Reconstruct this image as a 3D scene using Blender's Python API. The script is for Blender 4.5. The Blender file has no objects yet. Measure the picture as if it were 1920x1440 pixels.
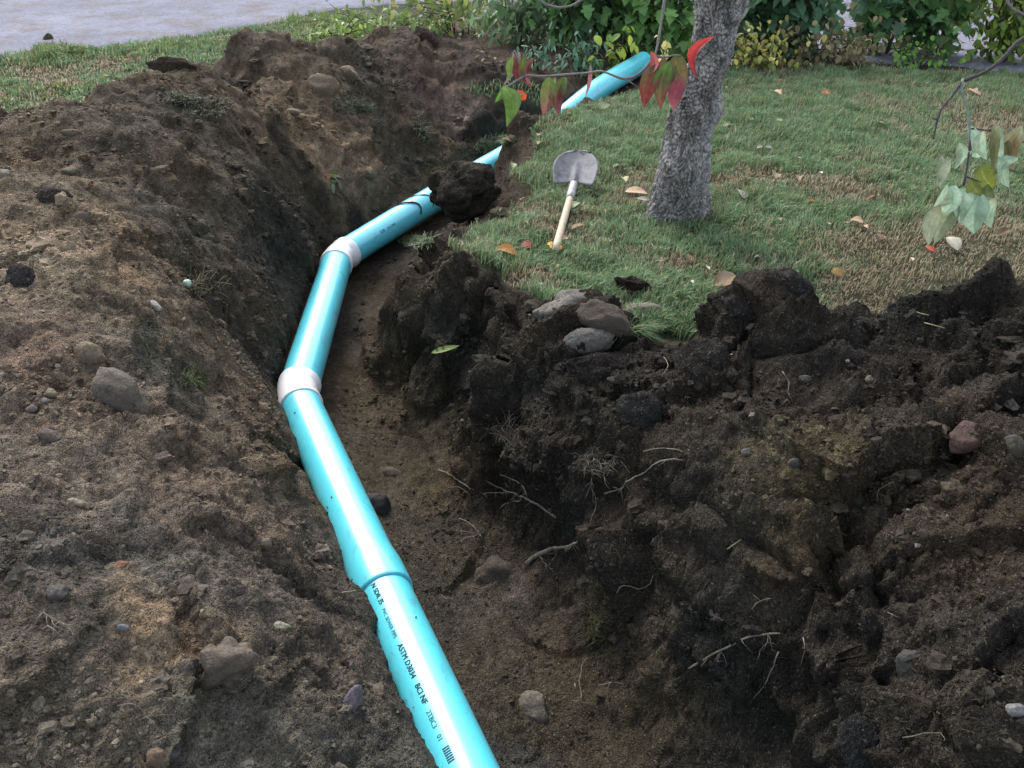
import bpy, math, random
import numpy as np
from mathutils import Vector, Matrix
from mathutils.bvhtree import BVHTree

random.seed(7)
RNG = np.random.default_rng(11)
S = bpy.context.scene
COL = S.collection
R_ = math.radians

# ------------------------------------------------------------------ camera
SC = .882
CAM_H, PITCH, FPX = 1.50, R_(32.0), 1598.0
cam_data = bpy.data.cameras.new('camera')
cam_data.sensor_fit = 'HORIZONTAL'
cam_data.angle = 2 * math.atan(960.0 / FPX)
cam_data.clip_start, cam_data.clip_end = 0.05, 400.0
cam = bpy.data.objects.new('camera', cam_data)
cam.location = (0, 0, CAM_H)
cam.rotation_euler = (math.pi / 2 - PITCH, 0, 0)
COL.objects.link(cam)
S.camera = cam

# ------------------------------------------------------------------ light: bright overcast sky seen from open shade
SUN_EL, SUN_ROT = R_(44.0), R_(-24.0)
w = bpy.data.worlds.new('World'); S.world = w; w.use_nodes = True
wn, wl = w.node_tree.nodes, w.node_tree.links
wn.clear()
sky = wn.new('ShaderNodeTexSky'); sky.sky_type = 'NISHITA'; sky.sun_disc = False
sky.sun_elevation, sky.sun_rotation = SUN_EL, SUN_ROT
sky.air_density, sky.dust_density, sky.ozone_density = 1.0, 1.5, 1.0
hs = wn.new('ShaderNodeHueSaturation'); hs.inputs['Saturation'].default_value = 0.55
bg = wn.new('ShaderNodeBackground'); bg.inputs['Strength'].default_value = 0.15
out = wn.new('ShaderNodeOutputWorld')
wl.new(sky.outputs[0], hs.inputs['Color']); wl.new(hs.outputs[0], bg.inputs['Color']); wl.new(bg.outputs[0], out.inputs['Surface'])

sun_d = bpy.data.lights.new('sun', 'SUN'); sun_d.energy = 1.4; sun_d.angle = R_(26); sun_d.color = (1.0, 0.98, 0.955)
sun = bpy.data.objects.new('sun', sun_d); COL.objects.link(sun)
# the sun stands behind the trees, up and to the left (sky rotation runs clockwise from +Y)
sdir = Vector((math.sin(SUN_ROT) * math.cos(SUN_EL), math.cos(SUN_ROT) * math.cos(SUN_EL), math.sin(SUN_EL)))
sun.rotation_euler = sdir.to_track_quat('Z', 'Y').to_euler()

vs = S.view_settings
vs.view_transform = 'Standard'; vs.look = 'None'; vs.exposure = 1.55; vs.gamma = 1.0; vs.use_curve_mapping = False
S.render.engine = 'CYCLES'
S.cycles.max_bounces = 4; S.cycles.diffuse_bounces = 2; S.cycles.glossy_bounces = 2
S.cycles.transparent_max_bounces = 6
S.cycles.use_denoising = True
S.cycles.use_adaptive_sampling = True; S.cycles.adaptive_threshold = 0.025

# ------------------------------------------------------------------ projection helpers (a photo pixel + a height or a depth -> a point)
SP, CP = math.sin(PITCH), math.cos(PITCH)
def ray(px, py):
    u, v = (px - 960.0) / FPX, (py - 720.0) / FPX
    return Vector((u, CP - v * SP, -(SP + v * CP)))      # per unit of depth
def at_z(px, py, z):
    r = ray(px, py); return Vector((0, 0, CAM_H)) + r * ((z - CAM_H) / r.z)
def at_d(px, py, d):
    return Vector((0, 0, CAM_H)) + ray(px, py) * d

# ------------------------------------------------------------------ numpy noise
_G = RNG.normal(size=(256, 3)); _G /= np.linalg.norm(_G, axis=1)[:, None]; _G = _G.astype(np.float32)
def _hash(x, y, z, seed):
    h = (x * 73856093) ^ (y * 19349663) ^ (z * 83492791) ^ (seed * 2654435 + 977)
    h = (h ^ (h >> 13)) * 1274126177
    return (h ^ (h >> 16)) & 0x7fffffff
def perlin(p, seed=0):
    p = np.asarray(p, dtype=np.float32)
    i = np.floor(p).astype(np.int64); f = p - i
    t = f * f * f * (f * (f * 6 - 15) + 10)
    res = np.zeros(len(p), np.float32)
    for dx in (0, 1):
        wx = t[:, 0] if dx else 1 - t[:, 0]
        for dy in (0, 1):
            wy = t[:, 1] if dy else 1 - t[:, 1]
            for dz in (0, 1):
                wz = t[:, 2] if dz else 1 - t[:, 2]
                g = _G[_hash(i[:, 0] + dx, i[:, 1] + dy, i[:, 2] + dz, seed) & 255]
                res += wx * wy * wz * (g[:, 0] * (f[:, 0] - dx) + g[:, 1] * (f[:, 1] - dy) + g[:, 2] * (f[:, 2] - dz))
    return res * 1.6
def fbm(p, freq, octv, seed=0, gain=0.5):
    r = 0; a = 1.0; q = np.asarray(p) * freq
    for k in range(octv):
        r = r + a * perlin(q, seed + k * 17); q = q * 2.03 + 5.7; a *= gain
    return r
def worley(p, seed=0):
    p = np.asarray(p, dtype=np.float32)
    i = np.floor(p).astype(np.int64)
    f1 = np.full(len(p), 9.0, np.float32); f2 = f1.copy(); cid = np.zeros(len(p), np.int64)
    for dx in (-1, 0, 1):
        for dy in (-1, 0, 1):
            for dz in (-1, 0, 1):
                c = i + np.array([dx, dy, dz])
                h = _hash(c[:, 0], c[:, 1], c[:, 2], seed)
                o = np.stack([(h & 1023) / 1023.0, ((h >> 10) & 1023) / 1023.0, ((h >> 20) & 1023) / 1023.0], 1).astype(np.float32)
                d = np.sum((c + o - p) ** 2, axis=1)
                m = d < f1
                f2 = np.where(m, f1, np.minimum(f2, d)); cid = np.where(m, h, cid); f1 = np.where(m, d, f1)
    return np.sqrt(f1), np.sqrt(f2), cid
def facets(p, seed=0):
    """broken faces: every cell is a plane tilted its own way"""
    p = np.asarray(p, dtype=np.float32); i = np.floor(p).astype(np.int64)
    f1 = np.full(len(p), 9.0, np.float32); dot = np.zeros(len(p), np.float32)
    for dx in (-1, 0, 1):
        for dy in (-1, 0, 1):
            for dz in (-1, 0, 1):
                c = i + np.array([dx, dy, dz]); h = _hash(c[:, 0], c[:, 1], c[:, 2], seed)
                o = np.stack([(h & 1023) / 1023.0, ((h >> 10) & 1023) / 1023.0, ((h >> 20) & 1023) / 1023.0], 1).astype(np.float32)
                q = p - (c + o); d = np.sum(q * q, axis=1); m = d < f1
                g = _G[(h >> 3) & 255]; dot = np.where(m, np.sum(q * g, axis=1) + ((h >> 7) & 63) / 63.0 * .5 - .25, dot); f1 = np.where(m, d, f1)
    return dot
def sstep(a, b, x):
    t = np.clip((x - a) / (b - a), 0, 1); return t * t * (3 - 2 * t)

# ------------------------------------------------------------------ mesh / object helpers
def link(o, parent=None):
    COL.objects.link(o)
    if parent is not None: o.parent = parent
    return o
def tag(o, label=None, cat=None, group=None, kind=None):
    if label: o['label'] = label
    if cat: o['category'] = cat
    if group: o['group'] = group
    if kind: o['kind'] = kind
    return o
def empty(name, loc=(0, 0, 0)):
    o = bpy.data.objects.new(name, None); o.location = loc; o.empty_display_size = 0.05
    return link(o)
def big_mesh(name, verts, faces, smooth=True):
    """verts (N,3), faces (M,k) numpy -> mesh, fast"""
    me = bpy.data.meshes.new(name)
    verts = np.ascontiguousarray(verts, np.float32); faces = np.ascontiguousarray(faces, np.int32)
    n, k = faces.shape
    me.vertices.add(len(verts)); me.vertices.foreach_set('co', verts.ravel())
    me.loops.add(n * k); me.loops.foreach_set('vertex_index', faces.ravel())
    me.polygons.add(n); me.polygons.foreach_set('loop_start', np.arange(0, n * k, k, dtype=np.int32))
    try: me.polygons.foreach_set('loop_total', np.full(n, k, np.int32))
    except Exception: pass
    me.polygons.foreach_set('use_smooth', np.full(n, smooth, bool))
    me.update(calc_edges=True)
    return me
def set_col(me, col, name='tint'):
    a = me.attributes.new(name, 'FLOAT_COLOR', 'POINT')
    c = np.ones((len(me.vertices), 4), np.float32); c[:, :3] = col
    a.data.foreach_set('color', c.ravel())
def py_mesh(name, verts, faces, smooth=True):
    me = bpy.data.meshes.new(name); me.from_pydata([tuple(v) for v in verts], [], faces)
    if smooth: me.polygons.foreach_set('use_smooth', [True] * len(me.polygons))
    me.update(); return me
def ob(name, me, mat=None, parent=None):
    if mat is not None and not me.materials: me.materials.append(mat)
    return link(bpy.data.objects.new(name, me), parent)

# ------------------------------------------------------------------ materials
def mat_base(name, rough=0.85, spec=0.3):
    m = bpy.data.materials.new(name); m.use_nodes = True
    b = m.node_tree.nodes['Principled BSDF']
    b.inputs['Roughness'].default_value = rough
    b.inputs['Specular IOR Level'].default_value = spec
    return m, m.node_tree.nodes, m.node_tree.links, b
def noise_n(n, l, scale, detail=4, rough=0.6, vec=None):
    t = n.new('ShaderNodeTexNoise'); t.inputs['Scale'].default_value = scale
    t.inputs['Detail'].default_value = detail; t.inputs['Roughness'].default_value = rough
    if vec is not None: l.new(vec, t.inputs['Vector'])
    return t
def ramp_n(n, l, src, p0, c0, p1, c1):
    r = n.new('ShaderNodeValToRGB'); e = r.color_ramp.elements
    e[0].position, e[0].color = p0, (*c0, 1); e[1].position, e[1].color = p1, (*c1, 1)
    l.new(src, r.inputs['Fac']); return r
def mul_n(n, l, a, b, mode='MULTIPLY', fac=1.0):
    x = n.new('ShaderNodeMix'); x.data_type = 'RGBA'; x.blend_type = mode; x.inputs[0].default_value = fac
    l.new(a, x.inputs[6]); l.new(b, x.inputs[7]); return x.outputs[2]
def bump_n(n, l, h, dist, strength=1.0, prev=None):
    b = n.new('ShaderNodeBump'); b.inputs['Distance'].default_value = dist; b.inputs['Strength'].default_value = strength
    l.new(h, b.inputs['Height'])
    if prev is not None: l.new(prev, b.inputs['Normal'])
    return b.outputs['Normal']
def attr_mat(name, rough=0.9, spec=0.15, s1=60, s2=260, lo=0.62, hi=1.4, bumps=((70, .010), (240, .0035)), trans=0.0, coord='Object'):
    m, n, l, b = mat_base(name, rough, spec)
    a = n.new('ShaderNodeAttribute'); a.attribute_name = 'tint'
    tc = n.new('ShaderNodeTexCoord')
    n1 = noise_n(n, l, s1, 5, .65, tc.outputs[coord]); n2 = noise_n(n, l, s2, 3, .6, tc.outputs[coord])
    c = mul_n(n, l, a.outputs['Color'], ramp_n(n, l, n1.outputs[0], .3, (lo,) * 3, .7, (hi,) * 3).outputs[0])
    c = mul_n(n, l, c, ramp_n(n, l, n2.outputs[0], .32, (.7,) * 3, .68, (1.3,) * 3).outputs[0])
    l.new(c, b.inputs['Base Color'])
    nrm = None
    for sc, d in bumps:
        t = noise_n(n, l, sc, 4, .65, tc.outputs[coord]); nrm = bump_n(n, l, t.outputs[0], d, 1.0, nrm)
    if nrm is not None: l.new(nrm, b.inputs['Normal'])
    return m
def soil_mat(name):
    m, n, l, b = mat_base(name, .96, .1)
    a = n.new('ShaderNodeAttribute'); a.attribute_name = 'tint'
    tc = n.new('ShaderNodeTexCoord')
    wv = noise_n(n, l, 26, 1, .6, tc.outputs['Object'])
    ad = n.new('ShaderNodeVectorMath'); ad.operation = 'MULTIPLY_ADD'; l.new(wv.outputs['Color'], ad.inputs[0]); ad.inputs[1].default_value = (.035,) * 3; l.new(tc.outputs['Object'], ad.inputs[2])
    def vor(s):
        t = n.new('ShaderNodeTexVoronoi'); t.inputs['Scale'].default_value = s; t.inputs['Randomness'].default_value = 1.0; l.new(ad.outputs[0], t.inputs['Vector']); return t
    v2, v3 = vor(150), vor(360)
    n1 = noise_n(n, l, 22, 4, .7, tc.outputs['Object'])
    c = mul_n(n, l, a.outputs['Color'], ramp_n(n, l, n1.outputs[0], .3, (.72,) * 3, .7, (1.3,) * 3).outputs[0])
    for v, lo, hi in ((v2, .74, 1.28), (v3, .8, 1.22)):
        sp = n.new('ShaderNodeSeparateColor'); l.new(v.outputs['Color'], sp.inputs[0])
        c = mul_n(n, l, c, ramp_n(n, l, sp.outputs[0], 0, (lo,) * 3, 1, (hi, hi * .99, hi * .97)).outputs[0])
    sp2 = n.new('ShaderNodeSeparateColor'); l.new(v3.outputs['Color'], sp2.inputs[0])
    g = ramp_n(n, l, sp2.outputs[1], .965, (0, 0, 0), .975, (.55,) * 3)
    mx = n.new('ShaderNodeMix'); mx.data_type = 'RGBA'; l.new(g.outputs[0], mx.inputs[0]); l.new(c, mx.inputs[6]); mx.inputs[7].default_value = (.17, .15, .125, 1)
    l.new(mx.outputs[2], b.inputs['Base Color'])
    nrm = bump_n(n, l, n1.outputs[0], .02)
    for v, d in ((v2, -.006), (v3, -.0018)):
        bn = n.new('ShaderNodeBump'); bn.inputs['Distance'].default_value = abs(d); bn.invert = True; bn.inputs['Strength'].default_value = 1.0
        l.new(v.outputs['Distance'], bn.inputs['Height']); l.new(nrm, bn.inputs['Normal']); nrm = bn.outputs['Normal']
    l.new(nrm, b.inputs['Normal'])
    return m
M_SOIL = soil_mat('soil')
M_CRUMB = attr_mat('soil_crumb', .96, .08, 60, 260, .65, 1.4, ((150, .004),))
def stone_mat(name, col, speck=.35):
    m, n, l, b = mat_base(name, .8, .25)
    tc = n.new('ShaderNodeTexCoord')
    n1 = noise_n(n, l, 14, 5, .65, tc.outputs['Object']); n2 = noise_n(n, l, 130, 3, .6, tc.outputs['Object'])
    n0 = noise_n(n, l, 7, 5, .7, tc.outputs['Object'])
    d = tuple(c * .55 for c in col); h = tuple(min(1, c * 1.3) for c in col)
    c = ramp_n(n, l, n1.outputs[0], .32, d, .66, h).outputs[0]
    c = mul_n(n, l, c, ramp_n(n, l, n2.outputs[0], .35, (1 - speck,) * 3, .65, (1 + speck,) * 3).outputs[0])
    dk = ramp_n(n, l, n0.outputs[0], .44, (0, 0, 0), .60, (.8,) * 3); mx = n.new('ShaderNodeMix'); mx.data_type = 'RGBA'; l.new(dk.outputs[0], mx.inputs[0]); l.new(c, mx.inputs[6]); mx.inputs[7].default_value = (col[0] * .3 + .022, col[1] * .3 + .018, col[2] * .3 + .014, 1); c = mx.outputs[2]
    l.new(c, b.inputs['Base Color'])
    l.new(bump_n(n, l, n2.outputs[0], .003, 1, bump_n(n, l, n1.outputs[0], .012)), b.inputs['Normal'])
    return m
def leaf_mat(name, rough=.55, trans=.25, spec=.35, vein=True):
    m, n, l, b = mat_base(name, rough, spec)
    a = n.new('ShaderNodeAttribute'); a.attribute_name = 'tint'
    tc = n.new('ShaderNodeTexCoord')
    n1 = noise_n(n, l, 90, 3, .6, tc.outputs['Object'])
    oi = n.new('ShaderNodeObjectInfo')
    rv = ramp_n(n, l, oi.outputs['Random'], 0, (.72, .75, .7), 1, (1.3, 1.22, 1.2))
    c = mul_n(n, l, a.outputs['Color'], ramp_n(n, l, n1.outputs[0], .3, (.8,) * 3, .7, (1.2,) * 3).outputs[0])
    c = mul_n(n, l, c, rv.outputs[0])
    l.new(c, b.inputs['Base Color'])
    tr = n.new('ShaderNodeBsdfTranslucent'); l.new(c, tr.inputs['Color'])
    mx = n.new('ShaderNodeMixShader'); mx.inputs[0].default_value = trans
    l.new(b.outputs[0], mx.inputs[1]); l.new(tr.outputs[0], mx.inputs[2])
    l.new(mx.outputs[0], n['Material Output'].inputs['Surface'])
    return m
M_LEAF = leaf_mat('leaf', .5, .38); M_DRYLEAF = leaf_mat('dry_leaf', .8, .12, .15)
M_GRASS = leaf_mat('grass_blade', .6, .3, .25)
def plain_mat(name, col, rough=.7, spec=.3, scale=40, var=.25, bump=0.0, metal=0.0):
    m, n, l, b = mat_base(name, rough, spec)
    tc = n.new('ShaderNodeTexCoord'); n1 = noise_n(n, l, scale, 5, .65, tc.outputs['Object'])
    l.new(ramp_n(n, l, n1.outputs[0], .3, tuple(c * (1 - var) for c in col), .7, tuple(min(1, c * (1 + var)) for c in col)).outputs[0], b.inputs['Base Color'])
    b.inputs['Metallic'].default_value = metal
    if bump: l.new(bump_n(n, l, n1.outputs[0], bump), b.inputs['Normal'])
    return m

# ------------------------------------------------------------------ the pipe run (needed by the terrain)
PR = 0.082
PZ = -.40
def P(px, py, z): return at_z(px, py, z)
E1 = P(556, 742, PZ); E2 = P(634, 484, PZ)
CPL = P(712, 1094, PZ); P0 = P(858, 1420, PZ)
PSTART = P0 + (P0 - CPL).normalized() * 1.3; PSTART.z = PZ - .01
PA = P(800, 381, -.36); PC = at_z(1207, 116, .045)
def spline(pts, step=.06):
    res = []
    pts = [Vector(p) for p in pts]
    ext = [pts[0] * 2 - pts[1]] + pts + [pts[-1] * 2 - pts[-2]]
    for i in range(1, len(ext) - 2):
        a, b, c, d = ext[i - 1:i + 3]
        n = max(2, int((c - b).length / step))
        for k in range(n):
            t = k / n
            res.append(0.5 * ((2 * b) + (c - a) * t + (2 * a - 5 * b + 4 * c - d) * t * t + (3 * b - a - 3 * c + d) * t ** 3))
    res.append(pts[-1]); return res
FAR_RUN = spline([E2, PA, PA.lerp(PC, .45) + Vector((-.01, .01, -.055)), PA.lerp(PC, .74) + Vector((0, 0, .015)), PC], .05)
RUN = [PSTART, P0, CPL, E1, E2] + FAR_RUN[1:]
run_xy = np.array([(p.x, p.y) for p in RUN]); run_z = np.array([p.z for p in RUN])
def pipe_dist(xy):
    """signed horizontal distance to the pipe axis (+ = right of it when walking away from the camera) and axis height"""
    best = np.full(len(xy), 1e9); sgn = np.zeros(len(xy)); zz = np.zeros(len(xy))
    for a, b, za, zb in zip(run_xy[:-1], run_xy[1:], run_z[:-1], run_z[1:]):
        ab = b - a; t = np.clip(((xy - a) @ ab) / (ab @ ab), 0, 1)
        q = xy - (a + t[:, None] * ab); d = np.hypot(q[:, 0], q[:, 1])
        s = np.sign(ab[1] * q[:, 0] - ab[0] * q[:, 1])
        m = d < best
        best = np.where(m, d, best); sgn = np.where(m, s, sgn); zz = np.where(m, za + t * (zb - za), zz)
    return best * np.where(sgn == 0, 1, sgn), zz

# ------------------------------------------------------------------ terrain control points
ctl = []
def zmap(z):
    if z >= 0: return z * .92
    return z * 1.6 if z > -.3 else -.48 + (z + .3) * .9
def cp(lst):
    for px, py, z in lst:
        z = zmap(z); p = at_z(px, py, z)
        if abs(pipe_dist(np.array([[p.x, p.y]]))[0][0]) > .125: ctl.append((p.x, p.y, z))
def cw(lst): ctl.extend([(x * SC, y * SC, zmap(z)) for x, y, z in lst])
def crest(lst, back=1.1, hidden=True):
    cp(lst)
    for px, py, z in lst:
        z = zmap(z); p = at_z(px, py, z); d = Vector((p.x, p.y)).normalized()
        for k, f in ((.45, .62), (1.0, .12), (1.35, 0)):
            q = Vector((p.x, p.y)) + d * (z * back * k + .05 * k); ctl.append((q.x, q.y, z * f))
# left bank, from the camera's feet up to the crest
cp([(0, 1440, .12), (300, 1430, .04), (500, 1430, -.04), (650, 1430, -.1), (760, 1410, -.15),
    (0, 1200, .2), (200, 1200, .14), (400, 1200, .05), (550, 1190, -.05), (660, 1175, -.15),
    (0, 945, .3), (130, 957, .28), (250, 990, .22), (380, 1055, .14), (500, 1110, .04), (590, 1130, -.08),
    (0, 820, .29), (150, 800, .26), (300, 800, .18), (400, 830, .08), (480, 860, -.05), (530, 900, -.14), (570, 970, -.16),
    (0, 600, .40), (150, 600, .35), (300, 600, .24), (400, 620, .1), (460, 660, -.06), (505, 690, -.17),
    (0, 430, .47), (200, 430, .40), (350, 440, .26), (450, 470, .08), (520, 520, -.14), (560, 540, -.24),
    (0, 300, .52), (200, 300, .48), (400, 310, .35), (520, 345, .09), (590, 400, -.16), (630, 435, -.26),
    (250, 210, .52), (400, 200, .42), (520, 230, .22), (600, 260, .06), (690, 200, .06), (745, 205, .02), (690, 300, -.075), (740, 330, -.175),
    (600, 165, .26), (660, 150, .22), (560, 130, .36), (800, 240, -.06), (860, 235, -.09), (905, 215, -.03), (800, 150, .12), (880, 165, .05), (950, 175, 0)])
crest([(0, 228, .52), (70, 212, .52), (130, 205, .52), (180, 168, .54), (230, 140, .56), (330, 124, .57), (390, 125, .55),
       (440, 54, .58), (500, 62, .54), (560, 70, .50), (640, 66, .46), (700, 55, .43), (755, 44, .40)])
crest([(800, 62, .34), (850, 82, .27), (910, 98, .2), (960, 122, .14), (1010, 135, .1)], 1.4)
# left of the frame the bank runs on
cw([(-2.6, 1.0, .25), (-2.4, 2.0, .4), (-3.0, 3.0, .5), (-3.6, 4.0, .45), (-4.6, 4.4, 0), (-4.4, 3.0, .1), (-3.6, 1.0, .1), (-4.4, 1.5, 0),
    (-2.0, .2, .15), (-1.0, .2, .06), (-3.2, .0, .05), (-.6, .6, 0), (-2.0, -.6, 0), (-1.0, -.6, 0), (-3.6, -.6, 0)])
# soil hugging the pipe on its left, the bed under it, the floor on its right
def along(a, b, n): return [a.lerp(b, (k + .5) / n) for k in range(n)]
def side(p, d, off):
    r = Vector((d.y, -d.x, 0)).normalized(); return p + r * off
segs = [(PSTART, P0, PZ + .125, 6), (P0, CPL, PZ + .085, 9), (CPL, E1, PZ + .025, 11), (E1, E2, PZ - .04, 9)]
for a, b, zl, n in segs:
    d = b - a
    for p in along(a, b, n):
        q = side(p, d, -.082); ctl.append((q.x, q.y, zl + (random.uniform(-.03, .035) if zl > PZ else 0)))
        ctl.append((p.x, p.y, PZ - PR - .02))
        q = side(p, d, .1); ctl.append((q.x, q.y, PZ - PR - .05))
for a, b in zip(FAR_RUN[:-1], FAR_RUN[1:]):
    if random.random() < .5: continue
    d = b - a
    zb = a.z - PR - .03
    ctl.append((a.x, a.y, zb))
    q = side(a, d, -.12); ctl.append((q.x, q.y, zb + .05))
    t = (a.y - E2.y) / (PC.y - E2.y)
    if t > .40: q = side(a, d, .115 if t < .5 else .14); ctl.append((q.x, q.y, .06 if t < .50 else max(-.09, min(.04, a.z - .065))))
    elif t > .04: q = side(a, d, .12); ctl.append((q.x, q.y, zb))
# trench floor
cp([(690, 520, -.385), (700, 560, -.39), (670, 640, -.40), (690, 700, -.41), (640, 760, -.41), (720, 780, -.42), (700, 850, -.42), (800, 880, -.43),
    (780, 980, -.43), (900, 980, -.42), (850, 1080, -.44), (900, 1180, -.45), (980, 1150, -.43), (960, 1280, -.46), (1040, 1280, -.44), (1000, 1400, -.46), (1110, 1400, -.42)])
# right trench wall: foot, then rim
cp([(729, 560, -.385), (728, 650, -.38), (775, 715, -.38), (845, 770, -.36), (885, 850, -.36), (935, 930, -.34), (1040, 1030, -.35), (1090, 1130, -.38), (1105, 1240, -.40), (1140, 1340, -.38), (1210, 1430, -.36)])
cp([(740, 486, -.03), (790, 505, -.01), (860, 532, 0), (930, 570, .02), (1000, 610, .03),
    (850, 640, -.14), (940, 700, -.08), (1000, 660, .03), (1060, 665, .06), (1130, 660, .1), (1200, 650, .12), (1250, 660, .11),
    (960, 790, -.15), (1080, 760, 0), (1180, 760, .05), (1255, 760, .06), (1000, 880, -.18), (1100, 880, -.1), (1200, 880, -.02), (1300, 860, .06), (1120, 980, -.18), (1210, 1000, -.08), (1170, 1120, -.22)])
# right heap
cp([(1290, 720, .07), (1360, 690, .13), (1450, 680, .13), (1560, 680, .13), (1700, 680, .17), (1850, 650, .24), (1920, 640, .26),
    (1400, 780, .08), (1500, 760, .09), (1650, 750, .14), (1800, 730, .2), (1900, 740, .24),
    (1380, 860, .06), (1470, 868, .12), (1560, 850, .17), (1700, 832, .21), (1850, 800, .26),
    (1320, 1000, -.02), (1420, 980, .04), (1560, 960, .1), (1700, 950, .14), (1880, 930, .19),
    (1300, 1150, -.12), (1420, 1150, -.05), (1560, 1130, .02), (1700, 1150, .07), (1880, 1120, .13),
    (1300, 1290, -.22), (1420, 1300, -.18), (1560, 1290, -.1), (1700, 1290, 0), (1880, 1290, .09),
    (1310, 1420, -.3), (1430, 1430, -.26), (1560, 1430, -.15), (1700, 1430, -.06), (1880, 1430, .05)])
crest([(1300, 640, .12), (1345, 575, .22), (1385, 528, .31), (1435, 503, .35), (1485, 518, .32), (1520, 556, .22), (1548, 584, .13), (1620, 592, .14), (1690, 594, .15), (1735, 565, .22),
       (1785, 545, .28), (1850, 530, .31), (1920, 516, .34)], 1.1)
cw([(2.2, 2.9, .36), (2.8, 2.6, .35), (3.4, 2.2, .2), (4.0, 1.8, 0), (3.4, 3.4, 0), (2.8, 3.7, 0), (1.8, 1.6, .3), (2.4, 1.2, .28), (1.8, .6, .1), (2.6, .2, .05), (3.4, .8, 0), (3.4, -.4, 0), (1.2, .3, 0),
    (.9, -.3, 0), (2.0, -.6, 0), (.35, .2, -.4), (.1, .6, -.42), (.55, -.4, -.4), (.3, -.5, -.4), (-.1, .3, -.2)])
# level lawn and everything beyond
lawn_px = [(1000, 270), (960, 320), (980, 400), (900, 430), (870, 470), (1000, 480), (960, 540), (1040, 560), (1150, 590), (1240, 610), (1100, 330), (1150, 450), (1270, 400), (1270, 550),
           (1400, 300), (1400, 420), (1340, 540), (1550, 250), (1560, 400), (1560, 530), (1700, 200), (1700, 330), (1700, 450), (1700, 555), (1850, 220), (1850, 350), (1850, 470), (1200, 250), (1300, 200), (1450, 180), (1920, 300), (1920, 430)]
cp([(x, y, 0.0) for x, y in lawn_px])
for x in np.arange(-6.5, 7.6, 1.0):
    for y in (8.6, 9.6): ctl.append((x, y, 0.0))
for y in (6.8, 7.6):
    for x in (-5.5, -4.5, -3.6, -2.6, 1.8, 2.6, 3.4, 4.2, 5.2): ctl.append((x, y, 0.0))
for y in (4.6, 5.3, 6.0):
    for x in (-5.5, -4.2): ctl.append((x, y, 0.0))
for y in (4.0, 5.0, 6.0):
    for x in (3.6, 4.6, 5.6): ctl.append((x, y, 0.0))
cw([(-.6, 9.0, .03), (.3, 8.7, .05), (1.0, 8.9, .03)])
ctl = np.array(ctl, np.float64)
# thin out points that crowd each other
keep = []
for i, c in enumerate(ctl):
    if all((c[0] - ctl[j][0]) ** 2 + (c[1] - ctl[j][1]) ** 2 > .045 ** 2 for j in keep): keep.append(i)
ctl = ctl[keep]
n_c = len(ctl)
K = np.hypot(ctl[:, None, 0] - ctl[None, :, 0], ctl[:, None, 1] - ctl[None, :, 1])
Aug = np.zeros((n_c + 1, n_c + 1)); Aug[:n_c, :n_c] = K - np.eye(n_c) * .012; Aug[:n_c, n_c] = 1; Aug[n_c, :n_c] = 1
sol = np.linalg.solve(Aug, np.append(ctl[:, 2], 0))
def base_z(xy):
    res = np.empty(len(xy))
    for s in range(0, len(xy), 40000):
        q = xy[s:s + 40000].astype(np.float32)
        d = np.sqrt((q[:, None, 0] - ctl[None, :, 0].astype(np.float32)) ** 2 + (q[:, None, 1] - ctl[None, :, 1].astype(np.float32)) ** 2)
        res[s:s + 40000] = d @ sol[:n_c].astype(np.float32) + sol[n_c]
    return res

# adaptive sheet: fine by the camera, coarser away from it
NR, NC = 660, 560
y0, y1 = -.8, 9.6
ss = np.linspace(math.asinh(y0 / 1.75), math.asinh(y1 / 1.75), NR)
gy = 1.75 * np.sinh(ss)
gu = np.linspace(-1, 1, NC); gu = .62 * gu + .38 * gu ** 3
dist = np.sqrt(gy ** 2 + 2.25)
half = 1.5 + .64 * dist
GX = gu[None, :] * half[:, None]; GY = np.repeat(gy[:, None], NC, 1)
xy = np.stack([GX.ravel(), GY.ravel()], 1)
zb = base_z(xy)
P3 = np.stack([xy[:, 0], xy[:, 1], zb], 1)
# masks -------------------------------------------------------------
def in_poly(pts, poly):
    x, y = pts[:, 0], pts[:, 1]; r = np.zeros(len(pts), bool); j = len(poly) - 1
    for i in range(len(poly)):
        xi, yi = poly[i]; xj, yj = poly[j]
        c = ((yi > y) != (yj > y)) & (x < (xj - xi) * (y - yi) / (yj - yi + 1e-12) + xi)
        r ^= c; j = i
    return r
def px_poly(lst, z=0.0): return [tuple(at_z(x, y, z)[:2]) for x, y in lst]
jx = np.stack([fbm(P3 * [1, 1, 0], 7, 3, 3), fbm(P3 * [1, 1, 0], 7, 3, 9)], 1) * .035
xyj = xy + jx
pd, pz = pipe_dist(xy)
lawnish = np.abs(zb - 0.0) < .032
right_lawn = px_poly([(1230, 142), (1060, 222), (1000, 243), (945, 262), (908, 285), (893, 318), (935, 345), (930, 385), (865, 405), (838, 440), (850, 478), (930, 525), (1010, 580), (1060, 612), (1160, 626), (1230, 616), (1292, 640)]) + \
             px_poly([(1330, 600), (1540, 590), (1700, 600), (1780, 560), (1925, 525)], 0.0)
right_lawn = right_lawn + [(4.0, 3.0), (9, 2.6), (9, 7.15), (3.7, 7.05), (1.95, 7.3), (1.42, 7.1)]
in_rl = in_poly(xyj, right_lawn)
bed = (xyj[:, 1] > np.where(xyj[:, 0] > 1.19, 7.05, 6.48 + .1 * np.clip(1.15 - xyj[:, 0], 0, 2))) & (xyj[:, 0] > -.66) & (zb < .2)
bed &= ~in_rl
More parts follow.
